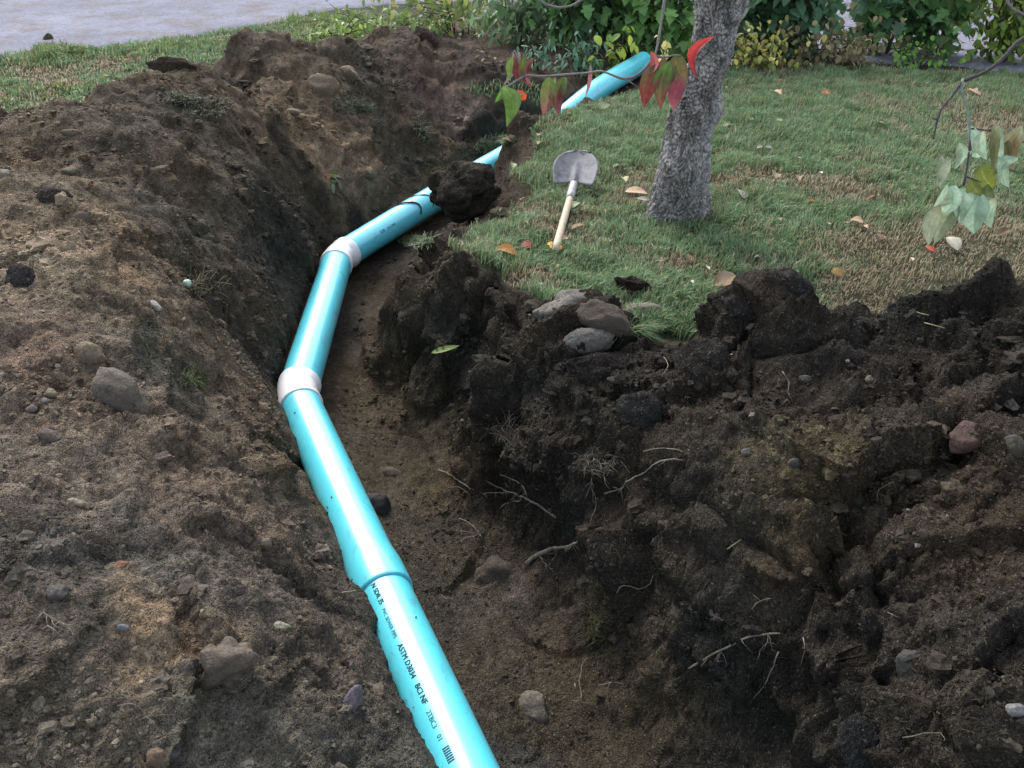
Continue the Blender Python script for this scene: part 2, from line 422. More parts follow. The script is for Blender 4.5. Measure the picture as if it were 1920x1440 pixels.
# 0 lawn, 1 trench, 2 left heap, 3 right heap, 4 planting bed
reg = np.zeros(len(xy), np.int32)
heapL = (zb > .035) & (pd < 0); heapR = (zb > .03) & (pd > 0) & ~((xyj[:, 1] > 4.6) & in_rl) & (xyj[:, 1] < 4.7)
reg[heapL] = 2; reg[heapR] = 3; reg[(xyj[:, 1] > 4.6) & (zb > .035) & (pd > 0) & ~in_rl] = 2
reg[bed] = 4
reg[(zb <= .035) & (xyj[:, 1] < 3.2) & (pd < 0) & (xyj[:, 0] > -3.2)] = 2
trench = (zb < -.028) | (np.abs(pd) < .12)
reg[trench & (xy[:, 1] < 6.45)] = 1
reg[(~in_rl) & (xyj[:, 1] > 1.8) & (xyj[:, 1] < 6.3) & (pd <= 0) & (pd > -1.0) & (reg == 0)] = 2
mid_band = (~in_rl) & (xyj[:, 1] > 1.8) & (xyj[:, 1] < 6.35) & (pd > 0) & (pd < 1.15) & (reg == 0); reg[mid_band] = 3
reg[(reg == 0) & (xyj[:, 1] < 2.56) & (pd > 0) & (xy[:, 0] < 3.0)] = 3
# the left trench slope below lawn level belongs to the left bank, the right one to the right heap
reg[(reg == 1) & (zb > -.28) & (pd < -.1)] = 2
reg[(reg == 1) & (zb > -.32) & (pd > .16) & (xy[:, 1] < 4.1)] = 3
reg[in_rl & (zb > -.03) & (np.abs(pd) > .1) & (zb < .12) & (xy[:, 1] > 2.65)] = 0
soil = (reg != 0).astype(np.float32)
def smooth_grid(a, it):
    g = a.reshape(NR, NC).copy()
    for _ in range(it):
        p = np.pad(g, 1, mode='edge'); g = (p[:-2, 1:-1] + p[2:, 1:-1] + p[1:-1, :-2] + p[1:-1, 2:] + 4 * p[1:-1, 1:-1]) / 8
    return g.ravel()
soil_s = smooth_grid(soil, 5)
# base normals ------------------------------------------------------
def grid_normals(Pa):
    g = Pa.reshape(NR, NC, 3); du = np.gradient(g, axis=1); dv = np.gradient(g, axis=0)
    n = np.cross(du, dv).reshape(-1, 3); return n / (np.linalg.norm(n, axis=1)[:, None] + 1e-9)
P3s = P3.copy(); P3s[:, 2] = smooth_grid(P3[:, 2], 3)
N3 = grid_normals(P3s)
steep = 1 - N3[:, 2]
Q = P3s + np.stack([fbm(P3s, 3, 2, 31), fbm(P3s, 3, 2, 37), fbm(P3s, 3, 2, 41)], 1) * .05
big = fbm(Q, 2.6, 3, 5)
mid = fbm(Q, 8.5, 3, 15)
g1, g2, cid2 = worley(Q * 24.0, 8); clod2 = np.clip(g2 - g1, 0, .5)
h1, h2, cid3 = worley(Q * 60.0, 18); clod3 = np.clip(h2 - h1, 0, .5)
k1, k2, _k = worley(Q * np.array([2.9, 2.9, 3.6]), 55); crackL = np.exp(-np.clip(k2 - k1, 0, 1) / .07); dome = np.clip(.75 - k1, -.3, .7)
rough_sel = sstep(-.25, .35, fbm(Q, 3.1, 2, 71))            # where soil is crumbly and where it is smeared smooth
floor_m = ((reg == 1) & (steep < .3)).astype(np.float32); floor_m = smooth_grid(floor_m, 6)
amp = soil_s * (1 - .55 * floor_m)
amp *= np.where(pd < 0, sstep(.02, .26, -pd) * .8 + .2, sstep(.05, .3, pd) * .85 + .15)
bedm = smooth_grid((reg == 4).astype(np.float32), 4); amp *= 1 - .6 * bedm
rightm = smooth_grid((reg == 3).astype(np.float32), 12)
leftm = smooth_grid((reg == 2).astype(np.float32), 12)
fa = facets(Q * 2.7, 61); fb_ = facets(Q * 9.5 + .3 * mid[:, None], 63); fc_ = facets(Q * 26 + .3 * mid[:, None], 67)
rs = .35 + .65 * rough_sel
disp = amp * (.048 * big + .022 * mid + .085 * fa * (.5 + .9 * rightm) + .030 * fb_ * rs * (.38 + .9 * rightm) + .0125 * fc_ * rs * (.65 + .35 * rightm)
              + .012 * (clod2 - .18) * rs + .009 * (clod3 - .18) + .006 * fbm(Q, 55, 2, 91))
led = np.abs(((P3s[:, 2] + .05 * big + .02 * mid) * 7.5) % 1 - .5) * 2
disp -= amp * (.045 * rightm + .012) * crackL * sstep(-.1, .4, fbm(Q, 1.7, 2, 57))
disp += amp * .0065 * np.abs(fbm(Q, 85, 2, 97))
disp += amp * rightm * sstep(.1, .5, steep) * .03 * (led - .5)
lawn_und = (1 - soil_s) * .012 * fbm(P3s, 1.3, 3, 51)
T = P3s + N3 * disp[:, None]; T[:, 2] += lawn_und
# keep the pipe clear
inside = (np.abs(pd) < PR * .86) & (xy[:, 1] < 7.3)
T[:, 2] = np.where(inside, np.minimum(T[:, 2], pz - PR * .55), T[:, 2])
rt = (pd > 0) & (pd < PR * 1.35) & (xy[:, 1] < 5.25)
T[:, 2] = np.where(rt, np.minimum(T[:, 2], pz - PR * .75), T[:, 2])
up = (pd > -PR * 1.5) & (pd < 0) & (xy[:, 1] > E1.y + .06) & (xy[:, 1] < 6.2)
T[:, 2] = np.where(up, np.minimum(T[:, 2], pz - PR * .25), T[:, 2])
TN = grid_normals(T)

# soil colours: the soils that were dug up, blob by blob ------------------
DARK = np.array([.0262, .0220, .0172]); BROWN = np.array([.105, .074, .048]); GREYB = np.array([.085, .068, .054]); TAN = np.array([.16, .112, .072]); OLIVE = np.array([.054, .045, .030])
blobs = []      # px, py, z, radius m, colour, weight
def bl(px, py, z, r, c, wgt=1.0): r *= SC; p = at_z(px, py, zmap(z)); blobs.append((p.x, p.y, r, np.array(c), wgt))
for a in [(80, 470, .45, .55, TAN), (200, 560, .35, .4, BROWN), (60, 620, .4, .4, (.115, .078, .058)), (60, 350, .5, .4, BROWN), (300, 260, .5, .45, (.07, .052, .036)), (300, 340, .45, .35, (.055, .043, .032)),
          (420, 260, .4, .3, (.05, .04, .03)), (480, 330, .2, .35, DARK * 1.25), (400, 420, .2, .3, (.05, .042, .033)), (520, 430, 0, .35, DARK * 1.2), (470, 560, 0, .3, DARK * 1.3), (380, 560, .15, .25, (.06, .048, .036)),
          (560, 150, .42, .35, (.115, .075, .043)), (620, 170, .38, .3, TAN * .95), (520, 110, .5, .3, (.08, .055, .034)), (440, 150, .5, .25, (.085, .06, .036)), (500, 170, .42, .18, DARK), (420, 130, .52, .2, (.03, .025, .02)),
          (640, 230, .25, .3, DARK), (720, 220, .3, .3, DARK), (560, 260, .25, .2, DARK * 1.1), (690, 310, .05, .3, DARK), (760, 120, .4, .3, DARK), (700, 100, .47, .25, (.06, .045, .03)), (830, 190, .15, .25, (.075, .055, .034)), (800, 160, .25, .2, (.085, .06, .035)),
          (840, 250, 0, .25, DARK * 1.4), (900, 190, .05, .25, DARK), (960, 150, .1, .25, DARK), (850, 100, .35, .2, (.13, .085, .07)), (790, 70, .45, .15, (.06, .035, .03)), (960, 100, .2, .3, DARK),
          (150, 700, .3, .4, (.098, .072, .053)), (60, 880, .28, .3, (.11, .08, .06)), (300, 900, .15, .35, (.09, .066, .05)), (470, 800, 0, .2, (.085, .062, .042)), (330, 680, .2, .2, (.05, .045, .035)), (500, 950, -.1, .3, (.07, .055, .042)),
          (100, 1050, .25, .35, (.06, .05, .043)), (300, 1020, .18, .25, (.068, .06, .052)), (480, 1090, .03, .2, (.065, .056, .05)), (230, 1130, .13, .12, (.13, .092, .06)), (310, 1180, .1, .15, (.15, .1, .06)), (100, 1250, .18, .35, GREYB), (400, 1350, .02, .3, (.07, .06, .047)), (150, 1400, .1, .3, (.082, .068, .05)), (600, 1300, -.1, .25, (.06, .05, .04)), (650, 1100, -.12, .2, (.055, .046, .038)),
          (690, 560, -.39, .3, OLIVE), (690, 760, -.41, .35, OLIVE * 1.1), (740, 900, -.42, .35, OLIVE * 1.05), (850, 1080, -.44, .3, OLIVE * .95), (930, 1080, -.4, .12, (.085, .06, .045)), (1000, 1200, -.43, .25, (.054, .042, .029)), (950, 1350, -.45, .3, OLIVE * .8), (1060, 1150, -.4, .15, (.052, .04, .029)), (830, 800, -.38, .25, OLIVE * .65), (1180, 1400, -.37, .2, OLIVE * .75), (920, 1420, -.46, .2, (.05, .045, .04)),
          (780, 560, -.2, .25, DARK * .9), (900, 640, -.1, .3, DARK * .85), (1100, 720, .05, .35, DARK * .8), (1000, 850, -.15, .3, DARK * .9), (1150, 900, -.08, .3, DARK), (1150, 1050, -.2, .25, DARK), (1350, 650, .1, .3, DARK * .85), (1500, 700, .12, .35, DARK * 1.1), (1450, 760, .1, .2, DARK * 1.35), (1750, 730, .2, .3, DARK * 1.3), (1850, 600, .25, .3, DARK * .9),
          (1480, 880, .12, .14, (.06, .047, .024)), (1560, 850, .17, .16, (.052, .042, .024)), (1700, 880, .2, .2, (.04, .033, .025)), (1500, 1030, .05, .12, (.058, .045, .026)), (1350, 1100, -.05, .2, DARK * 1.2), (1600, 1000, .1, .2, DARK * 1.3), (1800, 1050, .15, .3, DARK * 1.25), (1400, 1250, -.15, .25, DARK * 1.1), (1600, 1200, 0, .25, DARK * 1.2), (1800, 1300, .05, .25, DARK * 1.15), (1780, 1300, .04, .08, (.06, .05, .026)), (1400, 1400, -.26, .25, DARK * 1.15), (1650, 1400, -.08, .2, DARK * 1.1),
          (1000, 110, .12, .4, (.075, .055, .04)), (1100, 100, .06, .4, (.07, .052, .038)), (1380, 130, 0, .25, DARK), (1250, 110, 0, .3, (.05, .038, .026)), (1550, 110, 0, .4, (.06, .046, .026)), (1750, 120, 0, .4, (.05, .045, .025)), (950, 50, .05, .4, (.095, .072, .056))]:
    bl(*a)
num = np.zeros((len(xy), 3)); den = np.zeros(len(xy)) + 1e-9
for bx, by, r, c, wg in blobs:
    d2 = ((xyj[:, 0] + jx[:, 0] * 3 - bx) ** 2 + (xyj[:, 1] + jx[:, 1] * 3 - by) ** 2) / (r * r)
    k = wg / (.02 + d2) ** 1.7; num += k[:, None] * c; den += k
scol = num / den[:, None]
cv = fbm(Q, 5.5, 3, 61); scol *= (1 + .20 * cv)[:, None]
hv = fbm(Q, 2.2, 2, 66); scol *= 1 + hv[:, None] * np.array([.12, 0, -.12])
crn = ((cid2 >> 5) & 255) / 255.0; scol *= (.84 + .32 * crn)[:, None]
crn3 = ((cid3 >> 7) & 255) / 255.0; scol *= (.82 + .36 * crn3)[:, None]
LAWN_C = np.array([.055, .058, .032])
scol = scol * soil_s[:, None] + LAWN_C * (1 - soil_s[:, None]) * (1 + .35 * fbm(P3s, 6, 3, 77))[:, None]
lm = smooth_grid((reg == 2).astype(np.float32), 10)[:, None]; gm = scol.mean(1)[:, None]; scol = scol * (1 - lm) + (scol * .74 + gm * .26) * lm * 1.22
scol = scol * (1 + lm * np.array([.06, .045, -.05]))
scol = np.clip(scol, .008, .4)

# the sheet is cut into the pieces it is made of ---------------------------
idx = np.arange(NR * NC).reshape(NR, NC)
quads = np.stack([idx[:-1, :-1], idx[:-1, 1:], idx[1:, 1:], idx[1:, :-1]], -1).reshape(-1, 4)
freg = reg[quads[:, 0]]
# outer ground: the border of the sheet carried out to the horizon
border = np.concatenate([idx[0, :], idx[1:, -1], idx[-1, -2::-1], idx[-2:0:-1, 0]])
bp = T[border]; cen = np.array([0, 5.0])
rings = [bp]
for f, zf in ((1.08, .6), (1.25, .2), (1.7, 0), (3.5, 0), (9, 0), (30, 0)):
    q = bp.copy(); q[:, :2] = cen + (bp[:, :2] - cen) * f; q[:, 2] = bp[:, 2] * zf - (.0 if f < 1.3 else .01); rings.append(q)
nb = len(border)
ov = np.concatenate(rings); of = []
for k in range(len(rings) - 1):
    a = np.arange(nb) + k * nb; b = np.roll(a, -1)
    of.append(np.stack([a, a + nb, b + nb, b], 1))
of = np.concatenate(of)[:, ::-1]
def region_obj(name, mask, extra=None):
    fq = quads[mask]; used = np.unique(fq); remap = np.zeros(NR * NC, np.int64); remap[used] = np.arange(len(used))
    v = T[used]; c = scol[used]; f = remap[fq]
    if extra is not None:
        ev, ef, ec = extra; f = np.concatenate([f, ef + len(v)]); v = np.concatenate([v, ev]); c = np.concatenate([c, ec])
    me = big_mesh(name, v, f); set_col(me, c); return ob(name, me, M_SOIL)
ocol = np.concatenate([scol[border]] + [np.repeat(LAWN_C[None], nb, 0) * .9] * (len(rings) - 1))
ground = tag(region_obj('lawn_ground', freg == 0, (ov, of, ocol)), kind='structure')
trench_o = tag(region_obj('trench', freg == 1), kind='structure')
heap_l = tag(region_obj('soil_bank', freg == 2), 'long brown bank of dug soil along the left side of the trench', 'soil bank')
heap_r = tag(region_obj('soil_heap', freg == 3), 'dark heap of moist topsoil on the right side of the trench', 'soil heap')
bed_o = tag(region_obj('planting_bed', freg == 4), kind='structure')

bvh = BVHTree.FromPolygons([tuple(v) for v in T.tolist()], quads.tolist())
def hit(px, py, lift=0.0):
    o = Vector((0, 0, CAM_H)); d = ray(px, py).normalized()
    loc, nrm, i, dist_ = bvh.ray_cast(o, d)
    if loc is None: loc = at_z(px, py, 0); nrm = Vector((0, 0, 1))
    if nrm.z < 0: nrm = -nrm
    return loc + nrm * lift, nrm, (loc - o).length
def depth_of(p): return (p.y * CP - (p.z - CAM_H) * SP)
def ground_z(x, y):
    loc, nrm, i, d = bvh.ray_cast(Vector((x, y, 3)), Vector((0, 0, -1)))
    return loc.z if loc is not None else 0.0
# ------------------------------------------------------------------ generic builders
def attach(o, parent):
    """parent a part whose mesh is written in world coordinates"""
    o.parent = parent
    o.matrix_parent_inverse = Matrix.Translation(-parent.location) if parent.parent is None and parent.type == 'EMPTY' else Matrix.Identity(4)
    return o
def part(name, me, mat, parent):
    return attach(ob(name, me, mat), parent)
def frames(pts):
    pts = [Vector(p) for p in pts]; n = len(pts); T_ = []
    for i in range(n):
        t = pts[min(i + 1, n - 1)] - pts[max(i - 1, 0)]; T_.append(t.normalized() if t.length > 1e-9 else Vector((0, 0, 1)))
    up = Vector((0, 0, 1)) if abs(T_[0].z) < .9 else Vector((1, 0, 0))
    u = T_[0].cross(up).normalized(); res = []
    for t in T_:
        u = (u - t * u.dot(t)); u = u.normalized() if u.length > 1e-6 else t.orthogonal().normalized()
        res.append((t, u, t.cross(u)))
    return res
def tube(pts, rad, ns=8, caps=True):
    fr = frames(pts); V, F = [], []
    for (t, u, v), p, r in zip(fr, pts, rad):
        for k in range(ns):
            a = 2 * math.pi * k / ns; V.append(Vector(p) + (u * math.cos(a) + v * math.sin(a)) * r)
    for i in range(len(pts) - 1):
        for k in range(ns):
            a, b = i * ns + k, i * ns + (k + 1) % ns; F.append((a, b, b + ns, a + ns))
    if caps: F.append(tuple(range(ns))[::-1]); F.append(tuple(range((len(pts) - 1) * ns, len(pts) * ns)))
    return V, F
class MB:
    def __init__(s): s.v, s.f, s.c = [], [], []
    def add(s, V, F, col=None):
        o = len(s.v); s.v += [tuple(v) for v in V]; s.f += [tuple(i + o for i in f) for f in F]
        if col is not None: s.c += [col] * len(V) if not isinstance(col, list) else col
    def mesh(s, name, smooth=True):
        me = py_mesh(name, s.v, s.f, smooth)
        if s.c: set_col(me, np.array(s.c, np.float32))
        return me
def ico(sub):
    import bmesh
    bm = bmesh.new(); bmesh.ops.create_icosphere(bm, subdivisions=sub, radius=1.0)
    v = np.array([x.co[:] for x in bm.verts], np.float32); f = np.array([[y.index for y in x.verts] for x in bm.faces], np.int32); bm.free(); return v, f
ICO = {k: ico(k) for k in (1, 2, 3, 4, 5)}

# ------------------------------------------------------------------ the pipe
def pvc(name, col, rough=.3, dust=.15):
    m, n, l, b = mat_base(name, rough, .5)
    tc = n.new('ShaderNodeTexCoord'); n1 = noise_n(n, l, 9, 6, .7, tc.outputs['Object']); n2 = noise_n(n, l, 150, 4, .7, tc.outputs['Object'])
    soilc = (.13, .10, .075)
    base = ramp_n(n, l, n1.outputs[0], .3, tuple(c * .93 for c in col), .7, col).outputs[0]
    mpg = n.new('ShaderNodeMapping'); mpg.inputs['Scale'].default_value = (9, 2.5, 9); l.new(tc.outputs['Object'], mpg.inputs['Vector'])
    n3 = noise_n(n, l, 2.2, 6, .75, mpg.outputs[0])
    k1 = ramp_n(n, l, n2.outputs[0], .60, (0, 0, 0), .72, (dust * 2,) * 3); k2 = ramp_n(n, l, n3.outputs[0], .55, (0, 0, 0), .72, (dust * 3,) * 3)
    mxk = n.new('ShaderNodeMix'); mxk.data_type = 'RGBA'; mxk.blend_type = 'ADD'; mxk.inputs[0].default_value = 1; l.new(k1.outputs[0], mxk.inputs[6]); l.new(k2.outputs[0], mxk.inputs[7])
    class _K: outputs = [mxk.outputs[2]]
    k = _K
    mx = n.new('ShaderNodeMix'); mx.data_type = 'RGBA'; l.new(k.outputs[0], mx.inputs[0]); l.new(base, mx.inputs[6]); mx.inputs[7].default_value = (*soilc, 1)
    l.new(mx.outputs[2], b.inputs['Base Color'])
    l.new(ramp_n(n, l, n1.outputs[0], .3, (rough - .06,) * 3, .7, (rough + .08,) * 3).outputs[0], b.inputs['Roughness'])
    b.inputs['Coat Weight'].default_value = 1.0; b.inputs['Coat Roughness'].default_value = .28; b.inputs['Coat IOR'].default_value = 1.75
    return m
M_TEAL = pvc('teal_pvc', (.10, .635, .72)); M_WPVC = pvc('white_pvc', (.90, .89, .86), .35, .08)
M_INK = plain_mat('black_ink', (.012, .03, .04), .6, .2)
pipe = tag(empty('sewer_pipe', (E1.x, E1.y, E1.z - PR)), 'teal plastic sewer pipe with white elbows lying in the trench', 'pipe')
def profile_tube(pts, prof, ns=48):
    """prof: list of (distance along, radius); closed ends are left open (a pipe is hollow)"""
    pts = [Vector(p) for p in pts]; L = [0]
    for a, b in zip(pts[:-1], pts[1:]): L.append(L[-1] + (b - a).length)
    def pos(s):
        for i in range(len(L) - 1):
            if s <= L[i + 1] or i == len(L) - 2:
                return pts[i].lerp(pts[i + 1], (s - L[i]) / (L[i + 1] - L[i]))
    return tube([pos(s) for s, r in prof], [r for s, r in prof], ns, False)
def plen(pts): return sum((b - a).length for a, b in zip(pts[:-1], pts[1:]))
d1 = (E1 - CPL).normalized()
# near length of pipe: runs under the camera and ends inside the bell
near_pts = [PSTART, CPL + d1 * .03]; L = plen(near_pts)
sec_near = part('pipe_section', py_mesh('pipe_section', *profile_tube(near_pts, [(0, PR), (L * .3, PR), (L * .6, PR), (L, PR)])), M_TEAL, pipe)
# middle length: the bell, then up to the first elbow
bell0 = CPL - d1 * .055; L = plen([bell0, E1])
V, F = profile_tube([bell0, E1], [(0, PR * 1.005), (.0005, PR * 1.075), (.004, PR * 1.095), (.01, PR * 1.1), (.10, PR * 1.095), (.135, PR * 1.06), (.17, PR * 1.01), (.2, PR), (L * .6, PR), (L - .03, PR)])
sec_mid = part('pipe_section', py_mesh('pipe_section', V, F), M_TEAL, pipe)
L = plen([E1, E2]); sec_up = part('pipe_section', py_mesh('pipe_section', *profile_tube([E1, E2], [(.03, PR), (L * .5, PR), (L - .03, PR)])), M_TEAL, pipe)
L = plen(FAR_RUN)
prof = [(.03 + (L - .03) * k / 40, PR) for k in range(41)]
V, F = profile_tube(FAR_RUN, prof); V2, F2 = profile_tube(FAR_RUN, [(s, r * .90) for s, r in prof[-6:]])
nV = len(V); mbp = MB(); mbp.add(V, F); mbp.add(V2, [f[::-1] for f in F2])
for k in range(48):
    a, b = nV - 48 + k, nV - 48 + (k + 1) % 48; c = nV + len(V2) - 48 + k; d = nV + len(V2) - 48 + (k + 1) % 48
    mbp.f.append((a, b, d, c))
me_far = mbp.mesh('pipe_section'); sec_far = part('pipe_section', me_far, M_TEAL, pipe)
me_far.set_sharp_from_angle(angle=R_(40))
def elbow(cen, din, dout, hub):
    arc = []
    a, b = cen - din * hub, cen + dout * hub
    bend = .06
    pts = [a]
    for k in range(9):
        t = k / 8; p0, p1, p2 = cen - din * bend, cen, cen + dout * bend
        pts.append(p0 * (1 - t) ** 2 + p1 * 2 * t * (1 - t) + p2 * t * t)
    pts.append(b)
    ts = plen(pts); ro = PR * 1.075
    prof = [(0, PR * 1.0), (.0006, ro * 1.0), (.003, ro * 1.012), (.012, ro * 1.012), (.015, ro), (hub - .055, ro), (hub - .045, ro * .965)]
    n = 8
    for k in range(n + 1): prof.append((hub - .04 + (ts - 2 * hub + .08) * k / n, ro * .955))
    prof += [(ts - hub + .045, ro * .965), (ts - hub + .055, ro), (ts - .015, ro), (ts - .012, ro * 1.012), (ts - .003, ro * 1.012), (ts - .0006, ro), (ts, PR)]
    return py_mesh('elbow', *profile_tube(pts, sorted(prof, key=lambda q: q[0])))
part('elbow', elbow(E1, (E1 - CPL).normalized(), (E2 - E1).normalized(), .092), M_WPVC, pipe)
part('elbow', elbow(E2, (E2 - E1).normalized(), (FAR_RUN[3] - E2).normalized(), .092), M_WPVC, pipe)
# printed line: text laid round the pipe
def text_mesh(s, size):
    cu = bpy.data.curves.new('t', 'FONT'); cu.body = s; cu.size = size; cu.resolution_u = 2
    o = bpy.data.objects.new('t', cu); COL.objects.link(o)
    dg = bpy.context.evaluated_depsgraph_get(); me = bpy.data.meshes.new_from_object(o.evaluated_get(dg))
    v = [x.co.copy() for x in me.vertices]; f = [tuple(p.vertices) for p in me.polygons]
    bpy.data.objects.remove(o); bpy.data.meshes.remove(me); bpy.data.curves.remove(cu); return v, f
def print_on(sec, a, b, s0, ang, items, name='print', flip=1):
    """items: (text, size, gap after); runs from a towards b; ang = angle from straight up towards the right of travel a->b"""
    d = (b - a).normalized(); up = (Vector((0, 0, 1)) - d * d.z).normalized(); r = d.cross(up)
    s = s0
    for txt, size, gap, bold in items:
        v, f = text_mesh(txt, size); mb = MB()
        w_ = max(p.x for p in v)
        for rep in range(2 if bold else 1):
            VV = []
            for p in v:
                th = ang - flip * (p.y + (.0009 * rep)) / PR
                VV.append(a + d * (s + p.x * 1.0 + .0009 * rep) + (up * math.cos(th) + r * math.sin(th)) * (PR + .0009 + .0002 * rep))
            mb.add(VV, f)
        s += w_ + gap
        part(name, mb.mesh(name, False), M_INK, sec)
# near pipe: reads down towards the camera on its left flank; letters stand with their heads towards the crown
a_near = CPL + d1 * .03
print_on(sec_near, a_near, PSTART, .095, R_(30), [('N SDR 35', .021, .02, 1), ('PVC SEWER PIPE', .016, .025, 0), ('ASTM D3034', .022, .022, 1), ('BCI NF', .022, .022, 1), ('2TBC3', .019, .022, 0), ('01', .019, .022, 0), ('IIIIIII', .026, .045, 1), ('2TBG', .020, .03, 0), ('SDR 35', .02, .02, 1)])
fd = FAR_RUN[0]; fe = FAR_RUN[0] + (FAR_RUN[8] - FAR_RUN[0]).normalized()
print_on(sec_far, fd, fe, .125, R_(64), [('R', .035, .025, 1), ('I N I', .024, .03, 0), ('IIII', .028, .035, 1), ('SDR', .026, .025, 0), ('PVC PIPE', .02, .12, 0)], flip=1)
print_on(sec_far, fd, fe, .80, R_(62), [('ASTM', .024, .03, 0), ('D3034', .024, .03, 0)], flip=1)

# ------------------------------------------------------------------ crumbs and clods of soil
def clod_cloud(name, parent, regid, n_small, n_big, ymax, bright=1.0):
    ok = np.where((freg == regid))[0]
    cen = T[quads[ok]].mean(1); e1 = T[quads[ok][:, 1]] - T[quads[ok][:, 0]]; e2 = T[quads[ok][:, 3]] - T[quads[ok][:, 0]]
    area = np.linalg.norm(np.cross(e1, e2), axis=1)
    dcam = np.linalg.norm(cen - [0, 0, CAM_H], axis=1)
    vis = (np.abs(cen[:, 0]) < .72 * dcam + .15) & (cen[:, 1] < ymax) & (cen[:, 1] > .4)
    patch = .25 + 1.5 * sstep(-.1, .5, fbm(cen, 2.4, 2, 131))
    pdc, _ = pipe_dist(cen[:, :2]); vis &= np.abs(pdc) > .11
    wgt = np.where(vis, area * patch / dcam ** 1.6, 0); wgt /= wgt.sum()
    VV, FF, CC = [], [], []; off = 0
    for sub, n, lo, hi, ex in ((1, n_small, .0022, .0075, 2.6), (2, n_big, .007, .024, 3.2)):
        if n == 0: continue
        pick = RNG.choice(len(ok), n, p=wgt); q = quads[ok][pick]
        a, b = RNG.random((n, 1)), RNG.random((n, 1))
        pos = (T[q[:, 0]] * (1 - a) + T[q[:, 1]] * a) * (1 - b) + (T[q[:, 3]] * (1 - a) + T[q[:, 2]] * a) * b
        dc = np.linalg.norm(pos - [0, 0, CAM_H], axis=1)
        sz = (lo + (hi - lo) * RNG.random(n) ** ex) * np.clip(dc / 2.4, .8, 2.0) ** .8
        v0, f0 = ICO[sub]; nv = len(v0)
        rad = 1 + RNG.normal(0, .26, (n, nv, 1)).clip(-.45, .5)
        sc = RNG.uniform(.5, 1.35, (n, 1, 3)) * np.array([1, 1, .75])
        th = RNG.uniform(0, 2 * np.pi, n); c, s = np.cos(th)[:, None], np.sin(th)[:, None]
        v = v0[None] * rad * sc
        v = np.stack([v[..., 0] * c - v[..., 1] * s, v[..., 0] * s + v[..., 1] * c, v[..., 2]], -1) * sz[:, None, None]
        v = v + (pos + TN[q[:, 0]] * sz[:, None] * .08)[:, None, :]
        col = scol[q[:, 0]] * RNG.uniform(.75, 1.3, (n, 1)) * bright
        lt = RNG.random(n) < .006; col[lt] = np.array([.15, .135, .11]) * RNG.uniform(.6, 1.3, (lt.sum(), 1))
        VV.append(v.reshape(-1, 3)); CC.append(np.repeat(col, nv, 0))
        FF.append((f0[None] + (np.arange(n) * nv)[:, None, None]).reshape(-1, 3) + off); off += n * nv
    me = big_mesh(name, np.concatenate(VV), np.concatenate(FF), False); set_col(me, np.concatenate(CC))
    o = ob(name, me, M_CRUMB, parent); o['kind'] = 'stuff'; return o
mb = MB(); v0, f0 = ICO[1]; scl = []
for a, b, n_ in ((P0, CPL, 40), (CPL, E1, 22), (E1, E2, 6), (PSTART, P0, 18)):
    d = (b - a).normalized(); r = d.cross(Vector((0, 0, 1))).normalized()
    for k in range(n_):
        th = random.gauss(-.95, .3) if random.random() < .85 else random.uniform(-.9, .8)
        q = a.lerp(b, random.random()) + (Vector((0, 0, 1)) * math.cos(th) + r * math.sin(th)) * (PR + .001); s_ = .0008 + .0032 * random.random() ** 4
        mb.add([q + Vector(x) * s_ * random.uniform(.7, 1.3) for x in v0.tolist()], f0.tolist(), tuple(np.array([.11, .09, .07]) * random.uniform(.6, 1.3)))
o = part('soil_specks', mb.mesh('soil_specks', False), M_CRUMB, pipe); o['kind'] = 'stuff'
clod_cloud('soil_crumbs', heap_l, 2, 26000, 1300, 6.7)
clod_cloud('soil_crumbs', heap_r, 3, 20000, 1100, 4.0, 1.25)
clod_cloud('soil_crumbs', trench_o, 1, 6000, 160, 7)

# ------------------------------------------------------------------ stones and lumps
def rock_mesh(rx, ry, rz, rot, seed, angular=.5, lump=.22, sub=4, fine=.03):
    v, f = ICO[sub]; v = v.copy(); rg = np.random.default_rng(seed)
    if angular > 0:
        for k in range(9):
            nrm = rg.normal(size=3); nrm /= np.linalg.norm(nrm); t = rg.uniform(.62, .9)
            dd = v @ nrm; over = np.clip(dd - t, 0, None) * angular; v -= over[:, None] * nrm
    o = rg.uniform(0, 50, 3)
    v *= (1 + lump * fbm(v + o, 1.1, 2, seed) + fine * fbm(v + o, 5, 3, seed + 3))[:, None]
    v *= np.array([rx, ry, rz])
    c, s = math.cos(rot), math.sin(rot)
    v = np.stack([v[:, 0] * c - v[:, 1] * s, v[:, 0] * s + v[:, 1] * c, v[:, 2]], 1)
    # camera-facing axes: x right, y along the slope, z towards the viewer
    ax = np.array([[1, 0, 0], [0, SP, CP], [0, -CP, SP]])
    return v @ ax, f
_sm = {}
def smat(col):
    k = tuple(round(c, 3) for c in col)
    if k not in _sm: _sm[k] = stone_mat('stone_%d' % len(_sm), k)
    return _sm[k]
def stone(px, py, wpx, hpx, rot, col, label, cat='stone', name='stone', depth=.75, sink=.2, angular=.6, lump=.2, sub=4, soilm=False, group=None, fine=.05, z=None):
    p, nrm, dist_ = hit(px, py)
    if z is not None: p, nrm = at_z(px, py, z), Vector((0, 0, 1))
    d = depth_of(p); k = d / FPX
    rx, ry = wpx * k / 2, hpx * k / 2; rz = depth * min(rx, ry) + .15 * max(rx, ry)
    v, f = rock_mesh(rx, ry, rz, -R_(rot), int(px * 7 + py), angular, lump, sub, fine)
    me = big_mesh(name, v, f)
    if soilm:
        cc = np.array(col)[None] * (1 + .5 * fbm(v, 9, 3, 4))[:, None]; set_col(me, np.clip(cc, .008, 1))
    o = ob(name, me, M_SOIL if soilm else smat(col)); o.location = p - nrm * rz * sink
    return tag(o, label, cat, group)
